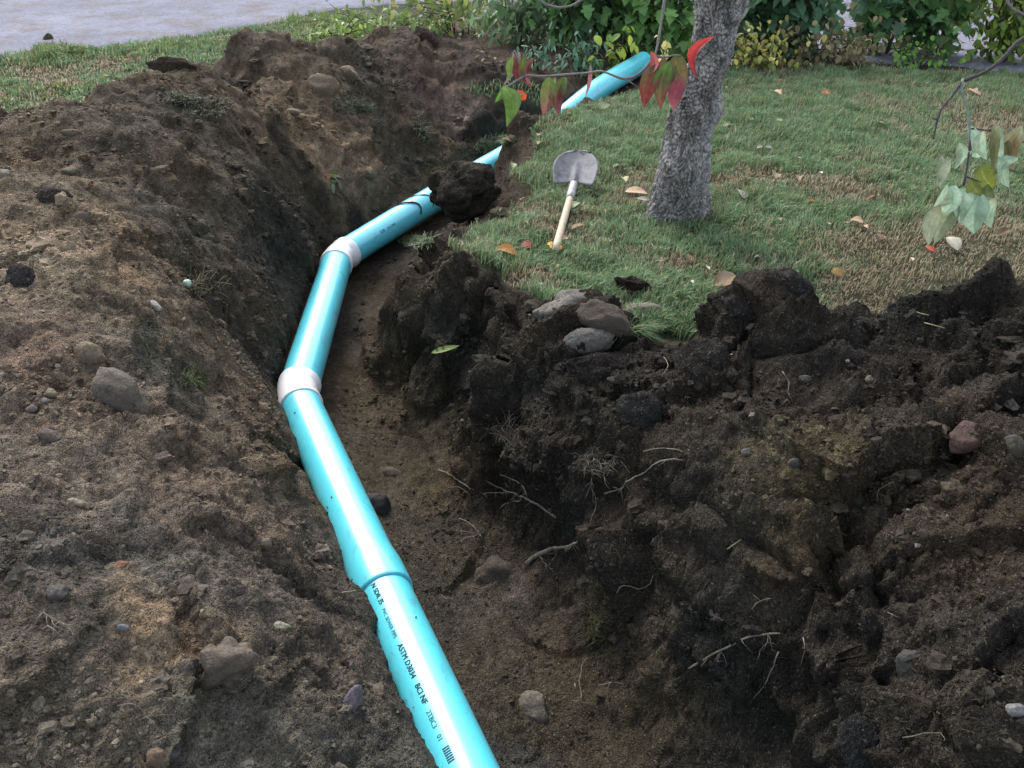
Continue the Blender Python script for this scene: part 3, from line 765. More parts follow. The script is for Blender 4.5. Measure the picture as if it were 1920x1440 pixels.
ST = [(232, 740, 128, 84, 42, (.10, .082, .062), 'large oblong grey-brown stone lying on the left soil bank', .7, .25, .8, .16),
      (430, 1240, 122, 100, -35, (.105, .082, .06), 'lumpy brown fieldstone with a notched side on the near left soil', .6, .3, 1.0, .42),
      (528, 1175, 37, 20, 12, (.26, .25, .18), 'small pale cream stone up and right of the lumpy brown fieldstone', .8, 0, .9, .1),
      (290, 573, 30, 18, 35, (.38, .35, .3), 'small whitish stone flake on the left bank above the oblong stone', .5, 0, .9, .2),
      (172, 665, 62, 56, 20, (.15, .115, .072), 'tan stone half buried just above the large oblong stone', .5, .35, .7, .15),
      (225, 1062, 36, 24, -5, (.19, .095, .06), 'small rusty red stone on the near left soil', .7, .1, .8, .1),
      (105, 1112, 46, 38, 0, (.07, .062, .055), 'dark grey lump of stone left of the rusty patch', .8, .2, .6, .2),
      (657, 1318, 34, 76, 28, (.125, .105, .115), 'purple-grey slate shard beside the pipe at lower left', .35, .1, 1.0, .1),
      (1005, 1333, 64, 84, -10, (.12, .105, .08), 'olive-grey rounded stone on the trench floor at the bottom', .7, .3, .6, .15),
      (705, 952, 58, 62, 10, (.035, .032, .032), 'blackish block of stone on the trench floor touching the pipe', .7, .1, .9, .1),
      (735, 888, 42, 30, 15, (.085, .06, .045), 'small brown stone on the trench floor above the blackish block', .7, .2, .8, .1),
      (1815, 820, 92, 60, -8, (.09, .055, .042), 'reddish-brown angular stone on top of the dark heap', .7, .1, .9, .15),
      (1703, 1252, 52, 64, 10, (.05, .046, .04), 'pale grey rounded stone sticking out of the dark heap face', .7, .45, .6, .2),
      (1903, 838, 44, 48, 0, (.05, .045, .03), 'dark olive stone at the right edge beside the reddish stone', .8, .2, .6, .1),
      (1072, 586, 150, 86, -12, (.125, .112, .094), 'big grey boulder with a saddle top at the lawn edge', .8, 0, .6, .4, .10),
      (1138, 600, 118, 66, 22, (.06, .045, .034), 'brown wedge of rock leaning on the big grey boulder', .6, 0, 1.0, .1, .15),
      (1106, 640, 98, 56, -8, (.095, .088, .075), 'rounded grey rock in front of the brown wedge at the lawn edge', .6, 0, .4, .1, .10),
      (1208, 584, 72, 34, 0, (.15, .135, .095), 'flat tan stone lying in the grass behind the dark heap', .7, 0, .4, .1, .035),
      (292, 1423, 48, 40, 15, (.13, .085, .055), 'brown stone at the bottom edge of the near left soil', .7, .1, .8, .15),
      (325, 1414, 32, 32, 0, (.06, .057, .055), 'dark grey stone touching the brown stone at the bottom edge', .8, .1, .6, .1),
      (141, 943, 44, 18, 12, (.25, .2, .14), 'flat sandy stone flake on the rim of the near left mound', .5, .1, .8, .2),
      (95, 738, 26, 20, 0, (.2, .16, .1), 'small yellowish pebble left of the large oblong stone', .8, .1, .6, .1),
      (84, 752, 18, 15, 0, (.17, .15, .13), 'small grey pebble below the yellowish pebble', .8, .1, .4, .1),
      (59, 767, 22, 20, 0, (.16, .12, .105), 'small pinkish pebble left of the grey pebble', .8, .1, .6, .1),
      (8, 333, 24, 44, 0, (.14, .12, .09), 'tan stone cut by the left picture edge high on the bank', .7, .2, .8, .1),
      (229, 1177, 26, 15, 5, (.12, .12, .125), 'small bluish-grey pebble below the tan streak of soil', .8, .1, .4, .1),
      (603, 165, 62, 64, 15, (.13, .092, .055), 'big tan lump of hard earth in the hollow of the far bank', .6, .3, .9, .15),
      (653, 140, 40, 36, 0, (.135, .1, .062), 'smaller tan lump of earth right of the big tan lump', .6, .2, .9, .15),
      (546, 209, 36, 12, 3, (.2, .17, .125), 'flat pale stone under the big tan lump of earth', .7, .2, .5, .1),
      (930, 1085, 104, 92, 30, (.055, .041, .03), 'rounded pinkish-brown stone embedded in the right trench wall', .45, .75, .6, .2),
      (1612, 935, 30, 82, -36, (.036, .032, .027), 'smooth finger-shaped stone in the dark heap', .7, .55, .2, .08),
      (1905, 1331, 42, 26, 0, (.2, .19, .18), 'pale stone at the right edge low on the dark heap', .7, .2, .8, .15),
      (150, 409, 52, 30, -5, (.105, .078, .055), 'flat brown stone overhanging a dark gap on the left bank', .6, .1, .8, .15),
           (500, 1020, 22, 28, -20, (.12, .095, .065), 'small tan oval stone near the upper pipe joint', .8, .1, .3, .1),
      (690, 330, 26, 16, 0, (.1, .085, .065), 'small stone in the dark bank left of the far pipe', .7, .2, .5, .1),
      (1490, 868, 26, 22, 0, (.05, .046, .04), 'grey pebble on the shoulder of the dark heap', .8, .1, .6, .1),
      (1400, 848, 24, 20, 0, (.085, .08, .072), 'grey pebble beside the cleft in the dark heap', .8, .1, .6, .1),
      (1632, 712, 22, 18, 0, (.13, .11, .075), 'small yellowish pebble in the hollow of the dark heap', .8, .1, .6, .1),
      (1510, 712, 30, 20, 10, (.075, .068, .05), 'olive pebble in the hollow of the dark heap', .8, .1, .6, .1),
      (95, 820, 60, 30, 20, (.1, .075, .062), 'flat pinkish stone below the pebbles on the left bank', .5, .3, .9, .1),
      (300, 860, 60, 26, -20, (.1, .075, .06), 'broken flat clod stone below the large oblong stone', .5, .2, 1.0, .2),
      (130, 250, 50, 18, 0, (.09, .07, .05), 'flat brown stone near the crest at upper left', .6, .2, .9, .1),
      (130, 320, 36, 18, 0, (.14, .12, .085), 'pale tan stone on the upper left bank', .7, .2, .7, .1)]
for s in ST: stone(*s[:6], s[6], depth=s[7], sink=s[8], angular=s[9], lump=s[10], sub=4 if s[2] * s[3] > 1500 else 3, z=s[11] if len(s) > 11 else None, fine=.09 if len(s) > 11 else .05)
# lumps of topsoil big enough to tell apart
for a in [(1432, 592, 196, 176, -4, (.023, .021, .019), 'big dome-shaped lump of dark topsoil on the lawn edge', .6, 0, .6, .2, 5, .13),
          (868, 357, 138, 96, 6, (.030, .025, .019), 'dark sod lump pushed over the far pipe', .8, 0, .8, .42, 5, -.05),
          (913, 338, 34, 66, 6, (.025, .021, .017), 'upright dark clod at the right end of the sod lump', .8, 0, .8, .2, 4, .02),
          (1192, 538, 86, 34, 18, (.026, .021, .016), 'dark crumb of topsoil lying in the grass above the tan stone', .7, 0, .6, .35, 4, .03),
          (320, 122, 92, 34, 0, (.05, .037, .027), 'brown clod on the bank crest at upper left', .8, .3, .6, .25, 4),
          (250, 136, 58, 26, 0, (.035, .028, .021), 'dark clod left of the brown clod on the crest', .8, .3, .6, .25, 4),
          (90, 76, 20, 32, 0, (.085, .07, .045), 'small brown stump at the edge of the driveway', .8, .2, .6, .2, 3),
          (790, 74, 60, 40, 0, (.05, .03, .026), 'reddish dark clod on the far crest', .7, .3, .7, .25, 4),
          (1330, 680, 110, 130, 10, (.028, .024, .02), 'rounded lump of topsoil right of the dark cleft', .5, .5, .4, .15, 5),
          (1160, 690, 190, 90, 4, (.026, .022, .019), 'broad lump of topsoil in front of the grey rocks', .5, .5, .4, .2, 5),
          (1192, 775, 100, 76, 15, (.027, .025, .022), 'dark grey lump set in the topsoil above the root tuft', .5, .6, .8, .15, 4),
          (1610, 1385, 90, 120, 5, (.027, .026, .024), 'large dark rounded lump at the bottom of the dark heap', .5, .6, .5, .12, 5),
          (100, 365, 70, 36, 10, (.055, .045, .038), 'purplish clod on the left bank near the edge', .6, .3, .6, .2, 4),
          (40, 520, 60, 60, 0, (.05, .042, .038), 'dark clod at the left picture edge on tan soil', .5, .4, .6, .2, 4),
          (460, 245, 30, 20, 0, (.03, .026, .02), 'small dark clod on the far bank slope', .8, .2, .6, .2, 3)]:
    stone(*a[:6], a[6], 'stump' if 'stump' in a[6] else 'soil clod', 'tree_stump' if 'stump' in a[6] else 'soil_clod', depth=a[7], sink=a[8], angular=a[9], lump=a[10], sub=a[11], soilm=True, fine=.085, z=a[12] if len(a) > 12 else None)

# ------------------------------------------------------------------ roots, twigs and straw on the soil
M_ROOT = plain_mat('root', (.135, .115, .088), .85, .15, 60, .55, .002); M_ROOTD = plain_mat('dark_root', (.075, .06, .045), .9, .1, 90, .35, .002)
M_STRAW = plain_mat('straw', (.23, .195, .12), .8, .2, 60, .3)
def px_path(lst, lift=.007, sub=4, jit=.004):
    pts = [hit(x, y, lift)[0] for x, y in lst]
    # a root bridges hollows: keep its depth smooth
    ds = [depth_of(p) for p in pts]; sm = [np.mean(ds[max(0, i - 1):i + 2]) for i in range(len(ds))]
    pts = [at_d(x, y, min(d, s) - .004) for (x, y), d, s in zip(lst, ds, sm)]
    if len(pts) > 2: pts = spline(pts, .02)
    return [p + Vector((random.uniform(-jit, jit), random.uniform(-jit, jit), random.uniform(-jit, jit))) * .6 for p in pts]
def root(lines, label, mat=None, name='root', cat='root', hairs=0):
    """lines: (pixel path, thickness px at start, at end)"""
    mb = MB(); base = None
    for lst, w0, w1 in lines:
        pts = px_path(lst); k = depth_of(pts[0]) / FPX / 2
        if base is None: base = pts[0].copy()
        n = len(pts); rr = [(w0 + (w1 - w0) * i / (n - 1)) * k * .8 * random.uniform(.8, 1.2) for i in range(n)]
        V, F = tube(pts, rr, 6); mb.add([v - base for v in V], F)
        for h in range(hairs):
            i = random.randrange(n); p = pts[i]; d = Vector((random.uniform(-1, 1), random.uniform(-1, .2), random.uniform(-1, .3))).normalized()
            q = [p, p + d * .012 + Vector((random.uniform(-.004, .004), 0, 0)), p + d * random.uniform(.018, .04) + Vector((0, 0, -.008))]
            V, F = tube(q, [.0011, .0009, .0005], 4); mb.add([v - base for v in V], F)
    o = ob(name, mb.mesh(name), mat or M_ROOT); o.location = base
    return tag(o, label, cat)
root([([(1043, 970), (1016, 952), (988, 935), (963, 925), (940, 916), (912, 902)], 7, 2.5), ([(988, 935), (982, 913), (960, 899), (936, 889)], 4, 3), ([(977, 938), (954, 942), (937, 951)], 3, 2), ([(960, 924), (937, 923), (906, 925)], 3, 2), ([(970, 928), (955, 915), (946, 904)], 3, 1.5)],
     'forked grey root with fingers spread towards the pipe', hairs=5)
root([([(986, 1056), (1011, 1039), (1039, 1028), (1064, 1025), (1084, 1016)], 11, 4), ([(1011, 1039), (1018, 1052), (1030, 1064)], 2.5, 1.2), ([(1045, 1030), (1040, 1045), (1030, 1060)], 2.5, 1.2)],
     'thick pale root stub sticking out over the trench floor', hairs=12)
root([([(1134, 925), (1165, 916), (1174, 904), (1210, 886), (1224, 871), (1252, 862), (1279, 862)], 4, 3.5), ([(1165, 916), (1150, 912)], 3, 1.5)], 'long kinked pale root right of the root tuft', hairs=3)
root([([(1207, 847), (1244, 840), (1269, 844), (1281, 848)], 3, 2.5)], 'short arched root above the long kinked root')
root([([(1112, 880), (1109, 913), (1116, 932), (1116, 955), (1105, 983)], 3.5, 1.5), ([(1112, 900), (1106, 915)], 2, 1)], 'thin root hanging straight down from the tuft', hairs=4)
root([([(1157, 1110), (1169, 1097), (1182, 1101), (1210, 1103), (1227, 1079)], 3.5, 1.5)], 'zigzag whitish root at the foot of the dark heap')
root([([(1291, 1254), (1336, 1226), (1374, 1209), (1407, 1194), (1441, 1187), (1464, 1189)], 5, 4), ([(1441, 1187), (1441, 1205), (1424, 1218)], 3, 2), ([(1350, 1222), (1345, 1240)], 2, 1)], 'long slanting white root on the lower dark heap', hairs=4)
root([([(1460, 1221), (1443, 1260), (1432, 1290), (1411, 1311)], 4, 1.5)], 'thin white root hanging below the long slanting root')
root([([(1505, 1196), (1509, 1222), (1501, 1245)], 3, 1.5)], 'short curved root right of the hanging white root')
root([([(1091, 1316), (1087, 1275), (1091, 1249), (1102, 1230)], 3, 2), ([(1091, 1316), (1070, 1313)], 2, 1), ([(1091, 1316), (1110, 1318)], 2, 1)], 'thin upright root below the mossy root mat')
root([([(1121, 1286), (1144, 1279), (1170, 1282)], 3, 1.5)], 'short wavy root right of the thin upright root', hairs=3)
root([([(71, 1166), (81, 1147), (97, 1161), (120, 1170), (141, 1172)], 5, 2), ([(97, 1161), (105, 1175), (130, 1185)], 3, 1.2), ([(90, 1170), (110, 1188), (122, 1193)], 3, 1.2), ([(110, 1166), (125, 1178)], 2, 1)], 'branched cream root lying on the near left soil', hairs=3)
root([([(217, 1326), (240, 1318), (262, 1326), (276, 1342), (292, 1344)], 3, 1.5), ([(240, 1318), (248, 1308)], 2, 1)], 'small forked pale root low on the near left soil', hairs=3)
root([([(861, 971), (882, 982), (899, 1001)], 2.5, 2), ([(855, 1018), (875, 1008), (899, 1002)], 2.5, 1.5), ([(852, 995), (878, 996), (899, 1001)], 2, 1.5)], 'fan of fine roots poking out of the trench wall', hairs=8)
root([([(822, 880), (838, 887), (858, 901), (874, 910), (884, 922)], 3.5, 2), ([(835, 918), (858, 912), (880, 925)], 2, 1.5)], 'brown twig-like root at the wall foot above the trench floor', hairs=4)
root([([(1646, 939), (1649, 918), (1670, 905), (1689, 901)], 3, 1.5)], 'thin hooked root beside the finger-shaped stone')
root([([(1666, 573), (1707, 582), (1741, 592)], 4, 3)], 'pale straight stick at the lawn edge of the dark heap', M_STRAW, 'stick', 'stick')
root([([(1732, 605), (1771, 615)], 3, 2)], 'short pale stick below the straight stick on the dark heap', M_STRAW, 'stick', 'stick')
root([([(1467, 695), (1479, 717), (1477, 740)], 3.5, 2), ([(1476, 748), (1463, 762)], 3, 2)], 'bent root in the crumbly hollow of the dark heap', hairs=3)
root([([(1244, 669), (1252, 684), (1242, 706)], 2.5, 1.5)], 'small curved root on the broad lump of topsoil')
root([([(1070, 560), (1110, 535), (1135, 513), (1145, 505)], 3, 1.5), ([(1108, 537), (1150, 530), (1182, 512)], 3, 2)], 'forked dry stem rising from the grey boulder', M_STRAW, 'stem', 'stem')
root([([(640, 1125), (652, 1100), (662, 1085)], 3.5, 2.5)], 'thin brown stick leaning by the pipe joint', M_ROOTD, 'stick', 'stick')
root([([(640, 1112), (668, 1107)], 4, 3)], 'short white splinter under the pipe joint', M_STRAW, 'stick', 'stick')
root([([(432, 868), (462, 858), (478, 862), (492, 852)], 3, 1.5), ([(420, 845), (440, 862), (470, 872)], 2, 1)], 'dry straw stalks on the left slope beside the pipe', M_STRAW, 'straw', 'straw')
root([([(1365, 1030), (1390, 1012)], 3, 2)], 'short pale splinter on the middle of the dark heap', M_STRAW, 'stick', 'stick')
root([([(1870, 1060), (1880, 1045)], 3, 1.5)], 'tiny white root near the right edge of the dark heap')
root([([(1408, 1142), (1424, 1126), (1445, 1122)], 3.5, 2), ([(1424, 1126), (1412, 1116)], 2, 1)], 'short three-pronged root above the long slanting root')
root([([(1662, 1145), (1690, 1160)], 3, 2), ([(1676, 1152), (1668, 1162)], 2, 1)], 'crossed white rootlet in the cleft of the dark heap')
root([([(1695, 1385), (1730, 1375), (1765, 1376), (1772, 1390)], 3, 1.5)], 'thin bowed root at the bottom of the dark heap')
# black root slung over the far pipe
pp = FAR_RUN[13]; dd_ = (FAR_RUN[14] - FAR_RUN[12]).normalized(); rr_ = dd_.cross(Vector((0, 0, 1))).normalized()
for off, lab in ((0, 'black root slung across the far length of pipe'), (.13, 'thinner black root slung across the pipe near the sod lump')):
    pts = []
    for k in range(15):
        a = -1.5 + 2.9 * k / 14
        pts.append(pp + dd_ * (off + .05 * math.sin(a * 2.1) + .03 * a) + (rr_ * math.sin(a) + Vector((0, 0, 1)) * math.cos(a)) * (PR + .006))
    pts = [pts[0] - rr_ * .12 + Vector((0, 0, .02))] + pts
    V, F = tube(pts, [.005 if off == 0 else .003] * len(pts), 6); o = ob('root', py_mesh('root', [v - pts[0] for v in V], F), M_ROOTD); o.location = pts[0]; tag(o, lab, 'root')
# tufts: matted fibres
def fibre_mass(name, label, spots, n, ln, wid, mat, cat, cols=None, up=.3, parent=None, kind=None):
    """spots: (px,py,rx px, ry px) ellipses on the soil"""
    mb = MB(); base = hit(spots[0][0], spots[0][1])[0]
    for k in range(n):
        sx, sy, rx, ry = random.choice(spots); a = random.uniform(0, 6.28); r = math.sqrt(random.random())
        p, nrm, _ = hit(sx + rx * r * math.cos(a), sy + ry * r * math.sin(a), .002)
        d = Vector((random.gauss(0, 1), random.gauss(0, 1), random.gauss(0, .6))); d = (d - nrm * d.dot(nrm)).normalized() * 1.0 + nrm * random.uniform(0, up)
        L_ = ln * random.uniform(.4, 1.3); q = [p, p + d * L_ * .5 + nrm * L_ * .12, p + d * L_ + Vector((random.gauss(0, .2), random.gauss(0, .2), -.25)) * L_ * .5]
        V, F = tube(q, [wid, wid * .8, wid * .4], 3, False); mb.add([v - base for v in V], F)
    o = ob(name, mb.mesh(name), mat); o.location = base
    if kind: o['kind'] = kind
    o['kind'] = 'stuff'
    return tag(o, label, cat)
fibre_mass('root_tuft', 'matted tuft of pale fibrous roots hanging in the dark topsoil', [(1115, 870, 34, 22), (1135, 862, 40, 10), (1130, 880, 20, 14)], 110, .035, .0011, M_ROOT, 'root tuft', up=.9)
fibre_mass('root_mat', 'mossy olive mat of fine roots on the right trench wall', [(1125, 1130, 20, 50), (1130, 1200, 28, 45), (1115, 1180, 25, 30)], 330, .025, .0007, plain_mat('moss', (.085, .085, .04), .9, .1, 60, .4), 'root mat', up=.9)
fibre_mass('sod_clump', 'dark torn sod with straw and old grass on the left bank', [(300, 650, 60, 35), (270, 620, 30, 20)], 260, .045, .0012, plain_mat('old_grass', (.06, .06, .045), .9, .1, 60, .5), 'sod', up=.9)
fibre_mass('grass_tuft', 'small tuft of green and cream grass on the left bank', [(362, 708, 22, 14)], 90, .035, .0013, plain_mat('tuft_green', (.12, .14, .06), .9, .1, 30, .6), 'grass tuft', up=1.0)
fibre_mass('straw_tuft', 'tuft of cream straw on the left slope near the elbow', [(380, 535, 40, 18)], 90, .05, .0010, M_STRAW, 'straw', up=.6)
fibre_mass('root_fan', 'spray of grey grass roots at the base of the topsoil wall', [(930, 800, 34, 10), (960, 830, 20, 20)], 60, .07, .0010, M_ROOT, 'root tuft', up=.7)
for a, par in (([(1000, 700, 140, 80), (1200, 800, 100, 80), (1400, 800, 160, 100), (1500, 1100, 220, 180), (1800, 950, 120, 120), (1750, 1300, 160, 120), (1200, 1000, 80, 80), (820, 530, 70, 40)], heap_r), ([(150, 1250, 150, 150), (400, 900, 120, 90), (300, 600, 140, 80), (500, 1350, 120, 80), (250, 300, 160, 100)], heap_l)):
    fibre_mass('root_hairs', None, a, 260, .034, .0006, M_ROOTD, None, up=.5, kind='stuff').parent = par
# ------------------------------------------------------------------ driveway beyond the grass
dm, n, l, b = mat_base('driveway', .9, .2)
tc = n.new('ShaderNodeTexCoord'); n1 = noise_n(n, l, .9, 6, .65, tc.outputs['Object']); n2 = noise_n(n, l, 30, 4, .7, tc.outputs['Object']); n3 = noise_n(n, l, 2.6, 5, .7, tc.outputs['Object'])
c = ramp_n(n, l, n1.outputs[0], .35, (.125, .125, .16), .7, (.185, .185, .23)).outputs[0]
k = ramp_n(n, l, n3.outputs[0], .46, (0, 0, 0), .64, (.8,) * 3)
mx = n.new('ShaderNodeMix'); mx.data_type = 'RGBA'; l.new(k.outputs[0], mx.inputs[0]); l.new(c, mx.inputs[6]); mx.inputs[7].default_value = (.115, .095, .085, 1)
c = mul_n(n, l, mx.outputs[2], ramp_n(n, l, n2.outputs[0], .3, (.62,) * 3, .6, (1.15,) * 3).outputs[0])
l.new(c, b.inputs['Base Color']); l.new(bump_n(n, l, n2.outputs[0], .01), b.inputs['Normal'])
edge_px = [(-260, 118), (-120, 112), (0, 112), (70, 104), (150, 94), (250, 84), (330, 76), (430, 58), (520, 44), (570, 32), (640, 18), (760, 7), (900, 5), (1060, 4), (1300, 30), (1480, 85), (1650, 118), (1780, 128), (1900, 140), (2100, 140), (2300, 140)]
edge = [at_z(x, y, 0) for x, y in edge_px]
dense = spline(edge, .12)
rowsV = []; F = []
offs = [0, .05, .3, 1, 2.5, 6, 14, 40]
for i, p in enumerate(dense):
    j = .05 * math.sin(i * 1.7) + .04 * math.sin(i * .61 + 1)
    for o_ in offs: rowsV.append((p.x * (1 + o_ * .05), p.y + j * (1 if o_ < .2 else 0) + o_, .014 if o_ > 0 else -.004))
m_ = len(offs)
for i in range(len(dense) - 1):
    for k_ in range(m_ - 1): a = i * m_ + k_; F.append((a, a + m_, a + m_ + 1, a + 1))
tag(ob('driveway', py_mesh('driveway', rowsV, F), dm), kind='structure')
edge_xy = np.array([(p.x, p.y) for p in dense])
def beyond_edge(xyv):
    o_ = np.argsort(edge_xy[:, 0]); return xyv[:, 1] - np.interp(xyv[:, 0], edge_xy[o_, 0], edge_xy[o_, 1])

# ------------------------------------------------------------------ grass
def blobw(lst, q):
    r = np.zeros(len(q))
    for px, py, rad, wt in lst:
        p = at_z(px, py, 0); r += wt * np.exp(-((q[:, 0] - p.x) ** 2 + (q[:, 1] - p.y) ** 2) / (rad * rad * SC * SC))
    return r
STRAW_BLOBS = [(1880, 480, .45, 1.0), (1760, 520, .3, .9), (1820, 420, .35, .7), (1700, 540, .25, .8), (1480, 345, .25, .6), (1590, 350, .25, .6), (1900, 240, .5, .7), (1780, 200, .4, .4), (1600, 450, .2, .6), (1480, 440, .18, .5), (1530, 480, .15, .5), (1050, 430, .2, .5), (1010, 520, .15, .4), (1200, 400, .2, .4), (1400, 620, .3, .5), (1700, 590, .4, .6),
               (100, 140, .4, .7), (60, 180, .4, .5), (200, 120, .3, .3), (880, 465, .12, .4), (1000, 330, .15, .3)]
GREEN_BLOBS = [(1270, 590, .2, 1.0), (1200, 620, .15, 1.0), (1450, 220, .6, .6), (1300, 240, .5, .5), (1640, 500, .2, .7), (1380, 420, .25, .6), (1560, 420, .2, .6), (1680, 400, .2, .5), (1500, 250, .5, .5), (1050, 300, .3, .5)]
def make_grass(name, label, sel, count, h0, h1, wd, cfun, parent=None, lean=.55, dens=None):
    ok = np.where(sel)[0]; q = quads[ok]; cen = T[q].mean(1)
    e1 = T[q[:, 1]] - T[q[:, 0]]; e2 = T[q[:, 3]] - T[q[:, 0]]; ar = np.linalg.norm(np.cross(e1, e2), axis=1)
    if dens is not None: ar = ar * dens(cen)
    pick = RNG.choice(len(ok), count, p=ar / ar.sum()); qq = q[pick]
    a, b_ = RNG.random((count, 1)), RNG.random((count, 1))
    pos = (T[qq[:, 0]] * (1 - a) + T[qq[:, 1]] * a) * (1 - b_) + (T[qq[:, 3]] * (1 - a) + T[qq[:, 2]] * a) * b_
    clump = np.clip(.8 + .55 * fbm(pos, 5, 2, 201) + .35 * fbm(pos, 16, 2, 205), .25, 1.7)
    col, hk = cfun(pos)
    h = RNG.uniform(h0, h1, count) * clump * hk
    th = RNG.uniform(0, 2 * np.pi, count)
    # neighbouring blades fall the same way
    flow = 3.0 * fbm(pos, 3.0, 2, 211) + RNG.normal(0, .9, count)
    ld = np.stack([np.cos(flow), np.sin(flow)], 1); ln = RNG.gamma(2.0, lean / 2, count).clip(.05, 1.6)
    side_ = np.stack([np.cos(th), np.sin(th), np.zeros(count)], 1) * (wd * RNG.uniform(.6, 1.3, count))[:, None]
    mid_ = pos + np.concatenate([ld * (h * ln * .28)[:, None], (h * .58)[:, None]], 1)
    tip_ = pos + np.concatenate([ld * (h * ln)[:, None], (h * (1.05 - .35 * np.minimum(ln, 1.6)))[:, None]], 1)
    V = np.stack([pos - side_ * .5, pos + side_ * .5, mid_ - side_ * .42, mid_ + side_ * .42, tip_], 1).reshape(-1, 3)
    base_f = np.array([[0, 1, 3], [0, 3, 2], [2, 3, 4]])
    Fc = (base_f[None] + (np.arange(count) * 5)[:, None, None]).reshape(-1, 3)
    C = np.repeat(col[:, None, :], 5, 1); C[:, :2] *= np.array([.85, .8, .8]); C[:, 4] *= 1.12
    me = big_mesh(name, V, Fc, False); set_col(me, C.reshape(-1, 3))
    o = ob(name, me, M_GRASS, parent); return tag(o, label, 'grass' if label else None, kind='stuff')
G_GREEN = np.array([.138, .226, .112]); G_YEL = np.array([.225, .27, .135]); G_STRAW = np.array([.36, .31, .21]); G_BROWN = np.array([.10, .075, .045])
def lawn_col(pos):
    n_ = len(pos)
    s = 1.3 * blobw(STRAW_BLOBS, pos) - .7 * blobw(GREEN_BLOBS, pos) + .75 * fbm(pos, 2.6, 3, 221) + .5 * fbm(pos, 9, 2, 223) + .04
    pr = np.clip(s, .06, .92); r = RNG.random(n_)
    col = np.repeat(G_GREEN[None], n_, 0) * (1 + .25 * fbm(pos, 4, 2, 231))[:, None]
    ym = RNG.random(n_) < .22; col[ym] = G_YEL
    m = r < pr * .75; col[m] = G_STRAW
    m2 = (r > pr * .75) & (r < pr * 1.0); col[m2] = G_BROWN
    col *= RNG.uniform(.65, 1.35, (n_, 1))
    return col, np.clip(1.15 - .65 * pr, .35, 1.2)
cq = T[quads].mean(1); be = beyond_edge(cq[:, :2]); dq = np.linalg.norm(cq - [0, 0, CAM_H], axis=1)
pdq, _ = pipe_dist(cq[:, :2])
inview = np.abs(cq[:, 0]) < .70 * dq + .3
is_lawn = (freg == 0) & inview & (be < 0.02)
right_sel = is_lawn & in_poly(cq[:, :2], right_lawn) & (cq[:, 1] > 2.3)
def dens_r(c_):
    s = blobw(STRAW_BLOBS, c_); return np.clip(1.1 - .45 * s + .25 * fbm(c_, 6, 2, 241), .25, 1.6) / np.clip(np.linalg.norm(c_ - [0, 0, CAM_H], axis=1) / 4, .8, 3)
make_grass('lawn_grass', 'short green lawn with straw patches right of the trench', right_sel, 200000, .030, .066, .0042, lawn_col, dens=dens_r)
left_sel = is_lawn & ~in_poly(cq[:, :2], right_lawn) & (cq[:, 1] > 4.05)
TALL = [(80, 115, .25, 1.0), (120, 100, .3, 1.0), (300, 95, .4, .8), (620, 30, .4, 1.2), (560, 45, .4, .8), (680, 40, .5, 1.0), (760, 20, .4, 1.0), (20, 180, .3, .4), (110, 165, .2, .8)]
def left_col(pos):
    n_ = len(pos); col, hk = lawn_col(pos); t = blobw(TALL, pos)
    ym = RNG.random(n_) < .4 * np.clip(t, 0, 1); col[ym] = np.array([.16, .21, .06]) * RNG.uniform(.7, 1.3, (ym.sum(), 1))
    return col, hk * (1 + 1.1 * t)
make_grass('verge_grass', 'rough grass verge between the soil bank and the driveway', left_sel, 52000, .03, .06, .0085, left_col)
# ragged turf along the cut edge and torn turf on the banks
def turf_patch(name, label, spots, n_, h0, h1, wd, cols):
    V, F, C = [], [], []
    base = hit(spots[0][0], spots[0][1])[0]
    for k in range(n_):
        sx, sy, rx, ry = random.choice(spots); a = random.uniform(0, 6.28); r = math.sqrt(random.random())
        p, nrm, _ = hit(sx + rx * r * math.cos(a), sy + ry * r * math.sin(a)); h = random.uniform(h0, h1)
        d = Vector((random.gauss(0, .5), random.gauss(0, .5), 0)) + nrm * .6 + Vector((0, 0, .3)); d.normalize()
        s_ = Vector((random.gauss(0, 1), random.gauss(0, 1), 0)).normalized() * wd
        o_ = len(V); p = p - base
        V += [p - s_ * .5, p + s_ * .5, p + d * h * .6 - s_ * .4, p + d * h * .6 + s_ * .4, p + d * h + Vector((d.x, d.y, -.5)) * h * .4]
        F += [(o_, o_ + 1, o_ + 3, o_ + 2), (o_ + 2, o_ + 3, o_ + 4)]
        c_ = np.array(random.choice(cols)) * random.uniform(.6, 1.3); C += [c_] * 5
    me = py_mesh(name, V, F, False); set_col(me, np.array(C)); o = ob(name, me, M_GRASS); o.location = base
    return tag(o, label, 'turf', kind='stuff')
GC = [tuple(G_GREEN), tuple(G_GREEN), tuple(G_YEL), tuple(G_STRAW)]
turf_patch('turf_tuft', 'grass tuft on the trench rim beside the second elbow', [(782, 455, 34, 11)], 420, .03, .06, .004, GC)
turf_patch('turf_tuft', 'tall grass clump round the small stump by the driveway', [(105, 100, 42, 12)], 700, .05, .12, .008, [(.1, .17, .06), (.14, .2, .07), (.2, .2, .1)])
turf_patch('turf_tuft', 'dry grass hanging over the sod lump by the far pipe', [(820, 322, 22, 8), (850, 318, 20, 5)], 220, .03, .07, .004, [(.16, .14, .09), (.11, .1, .06), (.2, .17, .1)])
turf_patch('turf_tuft', 'upturned grey-green turf on the far left bank', [(390, 205, 45, 22), (340, 190, 30, 10)], 420, .03, .07, .006, [(.1, .115, .075), (.13, .13, .09), (.07, .075, .045)])
turf_patch('turf_tuft', 'torn pale turf under the big tan lump of earth', [(650, 200, 30, 14), (680, 205, 20, 8)], 300, .03, .06, .006, [(.12, .13, .09), (.09, .11, .07)])
